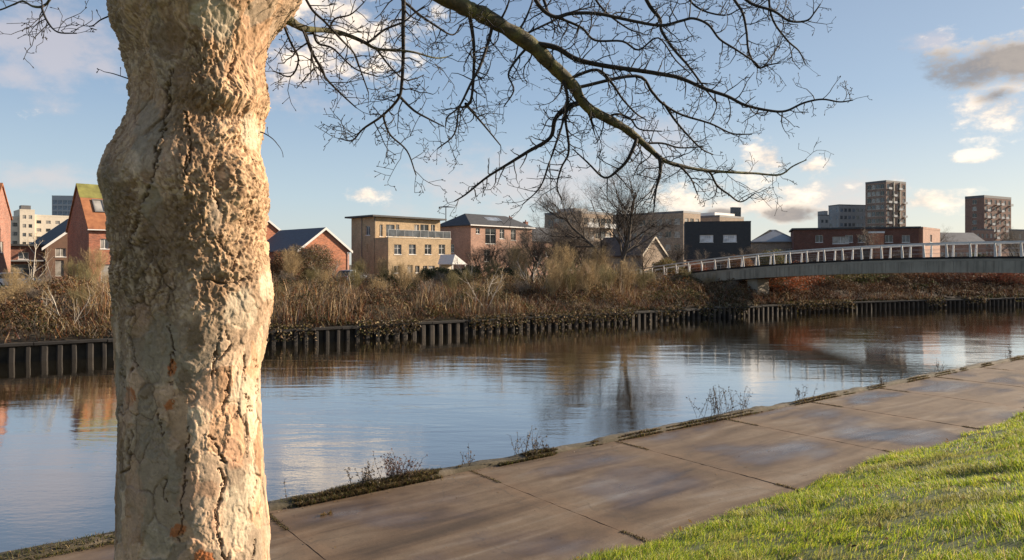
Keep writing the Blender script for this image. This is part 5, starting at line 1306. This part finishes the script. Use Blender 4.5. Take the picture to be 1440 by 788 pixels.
def put_tree(name, label, px, d, base, me, mt, mc, rz=0.0, sc_=1.0, group=None, extra=None):
    root = empty(name, ((px-720)/F*d, d, base), rz); root.scale = (sc_,)*3; tag(root, label, 'shrub' if 'shrub' in name or 'bush' in name else 'tree', group)
    link('trunk', me[0], mt, root); link('crown', me[1], mc, root)
    if extra is not None: link('leaves', extra, M['leaf'], root)
    return root
def crown_leaves(seed, n, R, H, z0, size, cols, wts, lump=.5):
    r_ = np.random.RandomState(seed); u = r_.normal(0,1,(n,3)); u /= np.linalg.norm(u,axis=1)[:,None]
    rad = r_.uniform(.15,1,n)**.45*(1+lump*fbm(u[:,0]*1.8+seed, u[:,1]*1.8, u[:,2]*1.8, 3, seed))
    pos = np.stack([u[:,0]*R*rad, u[:,1]*R*rad, z0+H*.5+u[:,2]*H*.5*rad],-1); pos = pos[pos[:,2] > .05]
    V, Q, T = flakes(r_, pos, np.full(len(pos), size), cols, wts); return npmesh('leaves', V, Q, T)
def tinted_twigs(name, c): return plain(name, c, .85, .35, 3)
M['tw_dark'] = tinted_twigs('dark_twigs', (.07,.052,.04)); M['tw_red'] = tinted_twigs('reddish_twigs', (.17,.085,.055)); M['tw_straw'] = tinted_twigs('straw_twigs', (.36,.26,.13))
M['tw_grey'] = tinted_twigs('grey_twigs', (.22,.175,.13)); M['tw_olive'] = tinted_twigs('olive_twigs', (.20,.165,.07)); M['tw_orange'] = tinted_twigs('orange_twigs', (.36,.12,.04))

T_big = bare_tree(3, 12.8, .20, (11,9,8,6), 3, .08, ang=(.4,1.0), spread=1.25)
T_mid = bare_tree(8, 8.5, .17, (10,8,7,5), 3, .06, ang=(.4,1.0))
T_mid2 = bare_tree(15, 8.0, .16, (10,8,7,5), 1, .10)
T_sap = bare_tree(21, 5.0, .055, (10,6,4), 1, .10, ang=(.4,.9), ratio=(.3,.5))
T_sap2 = bare_tree(27, 4.0, .045, (9,6,4), 3, .12, ang=(.35,.8), ratio=(.35,.55))
T_will = bare_tree(33, 4.2, .035, (9,7,5), 9, .22, ang=(.25,.7), ratio=(.45,.7), wob=.16)
T_will2 = bare_tree(38, 3.6, .032, (9,7,5), 8, .20, ang=(.3,.8), ratio=(.45,.7), wob=.2)
T_shr = bare_tree(41, 2.6, .03, (8,7,5), 9, .05, ang=(.4,1.1), ratio=(.45,.75), wob=.3, spread=1.5)
T_shr2 = bare_tree(47, 2.2, .028, (8,7,5), 8, .02, ang=(.4,1.2), ratio=(.5,.8), wob=.35, spread=1.8)
T_far = bare_tree(52, 11, .2, (10,8,7,4), 2, .08)
BF, TDk, TR, TS, TG, TO, TOr = M['bark_far'], M['tw_dark'], M['tw_red'], M['tw_straw'], M['tw_grey'], M['tw_olive'], M['tw_orange']
put_tree('bare_tree', 'big bare tree with spreading dark limbs standing before the far flats', 868, 70, 1.5, T_big, BF, TDk, .6)
put_tree('bare_tree', 'slimmer bare tree with grey twigs close behind the big bare one', 836, 82, PLAT, T_mid2, BF, TG, 1.2, 1.25)
put_tree('bare_tree', 'multi stemmed bare tree in front of the hipped brick house', 703, 72, 1.5, T_mid, BF, TDk, .3, .62)
put_tree('bare_tree', 'reddish bare tree at the end of the hipped brick house', 763, 86, PLAT, T_mid, BF, TR, 2.1, .98)
put_tree('bare_tree', 'reddish brown bare tree before the low brick terrace', 792, 80, PLAT, T_mid2, BF, TR, 4.0, .95)
put_tree('bare_tree', 'small bare tree with fine twigs near the yellow cottage', 905, 80, PLAT, T_mid2, BF, TO, 2.6, .72)
put_tree('bare_tree', 'brownish bare tree shading the base of the black clad house', 948, 92, PLAT, T_mid, BF, TR, 1.1, .62)
put_tree('bare_tree', 'olive bare tree between the black clad house and the grey roof', 1072, 104, PLAT, T_mid, BF, TO, 5.1, .62)
put_tree('bare_tree', 'bare tree in front of the tallest tower', 1238, 122, PLAT, T_mid2, BF, TDk, .9, 1.05)
put_tree('bare_tree', 'faint round bare tree on the skyline between the two tower groups', 1312, 170, PLAT, T_far, BF, TG, .4, 1.0)
put_tree('bare_tree', 'bare tree partly cut by the picture edge beyond the bridge', 1436, 170, PLAT, T_far, BF, TR, 1.9, 1.0)
for i,(px,d,s_,m_,lab) in enumerate(((676,88,.55,TDk,'dark small bare tree at the shaded corner of the hipped house'),(728,90,.75,TR,'reddish bare tree before the hipped house windows'),(745,78,.62,TG,'grey brown bare tree just before the pale terrace'),(778,96,.9,TR,'thick reddish bare tree among the trees before the balcony flats'),(812,90,.8,TO,'olive tinged bare tree before the balcony flats'),
        (990,106,.55,TR,'rusty small tree before the brick base of the clad house'),(1020,108,.5,TO,'small olive tree under the white window band'),(750,84,.8,TG,'thin grey bare tree between the hipped house and the terrace'),(772,75,.7,TR,'reddish bare tree just behind the withies'),(806,76,.85,TDk,'dark bare tree left of the big bare tree'),(828,73,.7,TR,'reddish brown bare tree touching the big bare tree'),(1055,112,.6,TR,'brown tree at the edge of the clad house'),(1140,118,.5,TR,'brown tree before the dark brick block near the grey roof'),(1185,118,.5,TDk,'dark tree in front of the dark brick block middle'),(1268,120,.62,TG,'grey tree before the dark brick block by the orange end'),(1345,150,.6,TR,'low reddish tree before the pale terrace by the red tower'))):
    put_tree('bare_tree', lab, px, d, PLAT, (T_mid, T_mid2)[i % 2], BF, m_, 1.1*i+.4, s_)
put_tree('birch_sapling', 'white stemmed young birch in front of the garage row', 43, 52, 1.1, T_sap, M['bark_pale'], TS, .5, 1.25)
put_tree('birch_sapling', 'thin pale sapling below the brown boarded house', 80, 58, 1.2, T_sap, M['bark_pale'], TG, 2.5, .95)
put_tree('pale_sapling', 'pale many stemmed shrub growing from the wall by the trunk', 92, 36.6, .1, T_sap2, M['bark_pale'], TS, .2, .85)
put_tree('pale_sapling', 'ghostly pale sapling on the bank below the hipped house', 683, 51, .5, T_sap2, M['bark_pale'], TG, 1.4, 1.0)
put_tree('pale_sapling', 'pale twiggy sapling on the bank edge beside the yellow withies', 752, 60, 1.1, T_sap2, M['bark_pale'], TG, 3.4, .8)
# yellow withies below the big tree
k = 0
for px, d, s_, rz, me in ((776,58,1.0,0,T_will),(800,60,1.1,1.3,T_will2),(826,59,1.0,2.2,T_will),(852,62,1.05,3.3,T_will2),(880,64,.95,.7,T_will),(902,66,.9,4.4,T_will2),(790,64,1.25,5.0,T_will),(842,66,1.2,1.9,T_will)):
    lab = ['tall straw coloured withy shrub leftmost under the big bare tree','ochre withy shrub second along the bank top clump','yellowish withy shrub in the middle of the clump','straw withy shrub right under the big bare trunk','olive withy shrub just past the big bare trunk','short ochre withy shrub nearest the bridge end','tall withy shrub behind the clump below the terrace','tall olive withy shrub behind the clump before the far flats'][k]
    put_tree('withy_shrub', lab, px, d, float(bzw(toST((px-720)/F*d, d)[1]-float(far_sm(toST((px-720)/F*d, d)[0])))), me, TO if k % 2 else TS, [TS,TO,TG,TG,TO,TR,TG,TO][k], rz, s_*.82, 'yellow withies on the bank top'); k += 1
# reedy shrubs along the bank
BS = [(30,44,'tawny','below the birch'),(62,47,'grey brown','left of the pale wall sapling'),(125,46,'straw coloured','right of the pale wall sapling'),(150,50,'tall tawny','touching the plane trunk'),
      (405,58,'rusty','just right of the plane trunk'),(440,56,'tawny','below the round hedge bush'),(470,60,'dense rusty','below the silver blue car'),(512,60,'grey brown','below the buff flats corner'),(548,62,'olive','in front of the flats front door'),
      (585,61,'rusty','below the flats terrace'),(622,63,'grey','below the white porch'),(655,62,'dark','below the hipped house corner'),(720,60,'dark brown','in front of the dark hedge'),(930,74,'dull brown','at the foot of the bridge end'),(965,74,'grey brown','under the bridge railing start'),(1000,72,'dark brown','before the bridge pier'),(1028,70,'dense brown','beside the pier')]
for i, (px, d, c, w_) in enumerate(BS):
    st = toST((px-720)/F*d, d); z = float(bzw(st[1]-float(far_sm(st[0]))))
    tm = [TR,TS,TG,TO,TR,TS][i % 6] if 'dark' not in c else TDk
    tm = {'tawny':TS,'tall tawny':TS,'straw coloured':TS,'rusty':TR,'dense rusty':TR,'grey brown':TG,'olive':TO,'grey':TG,'dull brown':TR}.get(c, tm)
    put_tree('twiggy_shrub', f'{c} twiggy shrub on the far bank {w_}', px, d, z, [T_shr,T_shr2,T_will2][i % 3], tm, tm, i*1.7, [.75,.85,.6][i % 3], 'twiggy shrubs along the far bank')
MORE = [(392,47,'low straw','at the wall just past the trunk',TS,.7),(418,50,'thin pale','near the wall under the round hedge bush',TG,.75),(455,52,'reddish','halfway up the bank below the gabled house',TR,.8),(486,50,'dark tangled','near the wall below the car',TDk,.7),(500,56,'tall straw','upper bank below the buff flats',TS,1.0),(530,54,'greyish','mid bank below the flats terrace corner',TG,.85),
  (566,56,'tall tawny','upper bank in front of the flats windows',TS,1.05),(600,55,'maroon','mid bank below the evergreen bushes',TR,.8),(636,57,'tall grey','upper bank below the porch',TG,1.0),(668,56,'rusty','lower bank left of the ghostly sapling',TR,.8),(700,55,'straw','lower bank right of the ghostly sapling',TS,.8),(735,58,'dark','mid bank before the withies',TDk,.9),(770,60,'olive','low in front of the withies',TO,.75),(815,62,'tawny','at the foot of the withies by the wall',TS,.7),(858,65,'tall reddish','below the big bare tree trunk',TR,1.0),(890,68,'grey','past the big bare tree near the cottage',TG,.9),(915,72,'dark','at the foot of the yellow cottage',TDk,.9),
  (10,40,'reddish','at the picture edge near the wall',TR,.7),(20,45,'olive','at the picture edge below the white car',TO,.8),(55,41,'dark tangled','near the wall beside the pale wall sapling',TDk,.7),(112,40,'tall straw','close behind the wall at the trunk',TS,.8),(140,43,'maroon','beside the plane trunk low on the bank',TR,.7)]
for i, (px, d, c, w_, tm, s_) in enumerate(MORE):
    st = toST((px-720)/F*d, d); z = float(bzw(st[1]-float(far_sm(st[0]))))
    put_tree('bramble_shrub', f'{c} bramble shrub {w_}', px, d, z, [T_will2,T_shr,T_will,T_shr2][i % 4], tm, tm, i*2.3, s_*[.62,.85,.6,1.0][i % 4], 'bramble shrubs along the far bank')
TALL = [(408,62,'pale feathery','just past the plane trunk',TG,.95),(462,66,'tall feathery straw','below the gabled house corner',TS,1.0),(506,68,'feathery grey','hiding the base of the buff flats corner',TG,.9),(540,68,'feathery straw','hiding the flats ground floor',TS,.75),(660,68,'feathery pale','hiding the hipped house base',TG,1.05),(692,66,'tall reddish feathery','before the dark hedge',TR,.95),(728,68,'feathery tawny','before the hedge end',TS,1.1),(748,66,'feathery grey brown','beside the first withy',TG,1.2),(105,58,'feathery tawny','before the brown boarded house',TS,.9),(134,60,'feathery pale','before the tall red house beside the plane trunk',TG,.95)]
for i, (px, d, c, w_, tm, s_) in enumerate(TALL):
    st = toST((px-720)/F*d, d); z = float(bzw(st[1]-float(far_sm(st[0]))))
    put_tree('feathery_shrub', f'{c} shrub on the bank top {w_}', px, d, z, [T_will,T_sap2,T_will2][i % 3], tm, tm, i*1.3, s_*.85, 'feathery shrubs on the bank top')
# round hedge bush and evergreens
def bush(label, px, d, base, R, H, seed, cols, wts, n=9000, size=.08, name='round_bush', lump=.5, me=None, tw=None, sc_=1.0):
    root = put_tree(name, label, px, d, base, me or T_shr, BF, tw or TG, seed, sc_)
    link('leaves', crown_leaves(seed, n, R/sc_, H/sc_, .05, size/sc_, cols, wts, lump), M['leaf'], root); return root
bush('big round grey brown bush in front of the gabled orange house', 433, 78, 1.5, 2.9, 4.2, 61, [GREY,BROWN,OLIVE,DARK],[22,40,22,16], 26000, .07, sc_=1.35)
bush('rounded brown bush between the trunk and the gabled houses', 398, 74, 1.5, 1.6, 3.6, 62, [BROWN,RUST,DARK],[40,25,25], 9000, .075, sc_=1.2)
for i,(px,d,R,H,lab) in enumerate(((601,80,1.1,1.5,'dark evergreen bush below the flats windows'),(622,82,1.4,1.7,'wider dark evergreen bush in front of the flats'),(644,82,1.0,1.4,'dark evergreen bush before the white porch'),(662,80,1.3,1.9,'dark evergreen bush at the hipped house corner'))):
    bush(lab, px, d, PLAT, R, H, 70+i, [(.035,.05,.02),(.055,.07,.025),DARK],[45,30,25], 7000, .07, name='evergreen_bush', me=T_shr2, tw=TDk, sc_=.5)
bush('clipped looking dark green hedge in front of the hipped house', 716, 80, PLAT, 2.2, 1.7, 79, [(.03,.05,.018),(.05,.075,.022),DARK],[45,35,20], 14000, .07, name='hedge_bush', me=T_shr2, tw=TDk, sc_=.5)
bush('olive bush beside the yellow cottage', 938, 84, PLAT, 1.7, 2.6, 81, [OLIVE,OCHRE,GREEN,BROWN],[40,20,20,20], 9000, .075)
bush('dull green bush behind the bridge railing below the grey roof', 1085, 92, PLAT, 2.0, 3.6, 82, [OLIVE,GREEN,BROWN],[40,30,30], 12000, .08)
bush('dark bush seen through the railing at the right of the bridge', 1372, 92, PLAT, 1.5, 3.4, 83, [(.03,.045,.02),GREEN,DARK],[45,25,30], 9000, .08)
bush('red leaved bush in front of the brick base', 975, 98, PLAT, 1.9, 2.2, 84, [RUST,(.30,.07,.04),BROWN],[45,25,30], 8000, .08)
bush('russet bush beside the black clad house wall', 1040, 100, PLAT, 2.0, 3.2, 85, [RUST,OCHRE,BROWN],[40,20,40], 9000, .08)
RB = [(1098,72,2.2,2.0,'bright orange red bush just past the bridge pier',(.30,.085,.03)),(1128,76,2.0,1.9,'rusty red bush second past the bridge pier',(.28,.085,.035)),(1165,80,2.4,1.8,'dull olive brown bush under the bridge middle',OLIVE),(1205,82,2.3,1.7,'dark green bush under the bridge',GREEN),
      (1245,84,2.2,1.8,'brown bush under the bridge below the tallest tower',BROWN),(1290,86,2.4,2.0,'red brown bush under the bridge',RUST),(1335,86,2.4,2.0,'deep maroon bush under the bridge',MAROON),(1380,88,2.4,2.1,'rust red bush under the bridge below the red tower',(.26,.075,.035)),(1425,88,2.4,2.0,'red bush under the bridge at the picture edge',(.24,.07,.04)),(1070,74,1.7,1.5,'green brown bush hugging the bridge pier',OLIVE)]
for i,(px,d,R,H,lab,c) in enumerate(RB):
    st = toST((px-720)/F*d, d); z = float(bzw(max(0, st[1]-float(far_sm(st[0])))))
    bush(lab, px, d, z+.2, R*1.15, H*1.25, 90+i, [c,BROWN,DARK,c],[40,22,16,22], 6000, .075, lump=1.1, name='low_bush', me=T_shr2, tw=TR if i < 2 else TDk, sc_=.7)
# ------------------------------------------------------------------ edge of the path
rs = np.random.RandomState(5)
def kerb_strip(n, s0, s1, t0, t1, hmin, hmax, seed, thr, cols, wts, wmul=1.0):
    s = rs.uniform(s0, s1, n); t = rs.uniform(t0, t1, n); f = fbm(s*1.1, t*2.0, s*0, 3, seed); kp = f > thr
    s, t, f = s[kp], t[kp], f[kp]; n = len(s); a = rs.uniform(0, 2*math.pi, n)
    V, Q = ribbons(np.stack([s, t, np.where(t > 11.03, .055, .0)+0*s],-1), np.stack([np.cos(a), np.sin(a)],-1), rs.uniform(hmin, hmax, n)*(.6+1.2*np.clip(f-thr,0,.6)), rs.uniform(.006,.013,n)*wmul, rs.uniform(.3,1.4,n), rs)
    return V, Q, np.repeat(palette(rs, n, cols, wts, .3), 6, 0)
KC = [(.13,.12,.03),(.075,.085,.022),(.26,.19,.09),(.09,.055,.03),(.05,.035,.022)]
parts = [kerb_strip(17000, 4.2, 8.1, 10.92, 11.2, .03, .13, 301, -.12, KC, [18,11,24,28,18]),
         kerb_strip(12000, 8, 10.4, 10.92, 11.18, .04, .10, 302, -.15, KC, [22,18,20,25,15]),
         kerb_strip(34000, 10.4, 60, 10.97, 11.08, .02, .065, 303, -.22, KC, [14,10,20,34,22], 1.6),
         kerb_strip(9000, -9, 4.2, 10.95, 11.26, .02, .07, 304, -.1, KC, [40,22,20,10,8]),
         kerb_strip(9000, 3.1, 4.5, 10.35, 11.12, .04, .12, 305, -.1, [(.30,.21,.07),(.24,.15,.05),(.16,.10,.04)], [40,30,20])]
# growth in the slab joints near both ends
for k in range(-3, 14):
    sj = 7.4+3.67*k
    for t0, t1, nn in ((10.1,11.0,500),(6.7,7.25,420)):
        s = sj+rs.normal(0,.02,nn); t = rs.uniform(t0,t1,nn); a = rs.uniform(0,6.3,nn)
        V, Q = ribbons(np.stack([s,t,0*s-.01],-1), np.stack([np.cos(a),np.sin(a)],-1), rs.uniform(.015,.05,nn), rs.uniform(.006,.012,nn), rs.uniform(.4,1.3,nn), rs)
        parts.append((V, Q, np.repeat(palette(rs, nn, KC, [12,10,20,34,24], .3), 6, 0)))
# small dead leaves lodged against the coping and on the slabs
n = 900; s = rs.uniform(2, 45, n); t = np.concatenate([11.0-np.abs(rs.normal(0,.16,n*2//3)), rs.uniform(6.9,11,n-n*2//3)])
pos = np.stack([s, t, rs.uniform(.008,.02,n)],-1)
V, Q, T = flakes(rs, pos, np.full(n,.022), [BROWN,OCHRE,DARK,(.5,.4,.28)],[40,25,25,8]); V[:,2] = .006+np.abs(V[:,2]-.006)*.35
parts.append((V, Q, T))
V, Q, T = merge(parts)
tag(river_obj('kerb_weeds', npmesh('kerb_weeds', V, Q, T), M['blade']), 'low mossy weeds and dead leaves along the stone coping', 'weeds', kind='stuff')

n = 420; s = rs.uniform(2, 26, n); t = rs.uniform(.6, 6.9, n)
V, Q, T = flakes(rs, np.stack([s, t, slope_h(s, t)+.045],-1), np.full(n,.036), [BROWN,OCHRE,DARK,(.38,.24,.11)],[40,20,15,25])
tag(river_obj('fallen_leaves', npmesh('fallen_leaves', V, Q, T), M['leaf']), 'brown fallen leaves scattered over the grass', 'fallen leaves', kind='stuff')

def kerb_at(px, t=11.12):
    r = (px-720)/F; k = t/(.797-r*.604); return toST(r*k, k)
def dry_weed(label, px, h, n, seed, c, leafy=.5, spread=.16, lean=.25, t=11.12):
    s, tt_ = kerb_at(px, t); root = empty('dry_weed', (*XY(s, tt_), .05)); tag(root, label, 'weed', 'dry weeds on the coping')
    rnd = random.Random(seed); tb = Tubes(); r_ = np.random.RandomState(seed); lp = []; 
    for i in range(n):
        a = rnd.uniform(0,6.28); q = rnd.uniform(0,spread); p = np.array([q*math.cos(a)*1.6, q*math.sin(a)*.6, -.02])
        d = np.array([rnd.gauss(.0,lean), rnd.gauss(0,lean*.7), 1.0])
        pts, rad, dl = kink(p, d, h*rnd.uniform(.55,1.05), .0048, .0024, 6, rnd, .02, .12); tb.add(pts, rad, 4)
        for k in range(2,7):
            if rnd.random() < .7:
                v = np.array([rnd.gauss(0,1), rnd.gauss(0,1), rnd.uniform(.2,1.4)]); p2, r2, d2 = kink(pts[k], v, h*rnd.uniform(.07,.2), .0028, .0016, 3, rnd, .05, .2); tb.add(p2, r2, 3)
                if rnd.random() < leafy: lp += [p2[-1]+np.array([rnd.gauss(0,.008) for _ in range(3)]) for _ in range(rnd.randint(2,6))]
            if rnd.random() < leafy: lp += [pts[k]+np.array([rnd.gauss(0,.012) for _ in range(3)]) for _ in range(rnd.randint(1,5))]
    link('stems', tb.mesh('stems'), M['tw_dark'], root)
    if lp:
        V, Q, T = flakes(r_, np.array(lp), np.full(len(lp),.017), [c, DARK, c],[50,20,30]); link('leaves', npmesh('leaves', V, Q, T), M['leaf'], root)  # the flakes called leaves here are the weed's seed heads
dry_weed('single leaning dead stalk beside the plane trunk', 401, .48, 1, 1, BROWN, .4, .03, .3)
dry_weed('fluffy pale dead weed above the mossy coping', 512, .36, 18, 2, GREY, .9, .16)
dry_weed('bushy russet dock weed on the mossy coping', 560, .50, 26, 3, (.16,.075,.05), 1.0, .2, .4)
dry_weed('thin leaning weed between the dock and the twiggy cluster', 655, .42, 6, 4, BROWN, .5, .1, .45)
dry_weed('tall twiggy pale weed cluster at the slab joint', 738, .62, 16, 5, GREY, .45, .22, .35)
dry_weed('small dark weed hugging the twiggy cluster', 766, .22, 8, 6, DARK, .9, .14, .4)
dry_weed('wide dark weed clump with upright seed heads', 1008, .78, 30, 7, DARK, .8, .42, .3)
dry_weed('dark weed leaning away from the wide clump', 1046, .72, 7, 8, DARK, .7, .2, .55)
dry_weed('short dark weed standing alone in mid path edge', 1128, .46, 9, 9, DARK, .8, .22, .35)
dry_weed('tiny dark weed farther along the coping', 1238, .3, 6, 10, DARK, .8, .18, .3)
dry_weed('small weed on the coping before the bright water', 1325, .42, 7, 11, DARK, .8, .22, .3)
dry_weed('last dark weed at the far end of the coping', 1421, .55, 6, 12, DARK, .9, .16, .3)
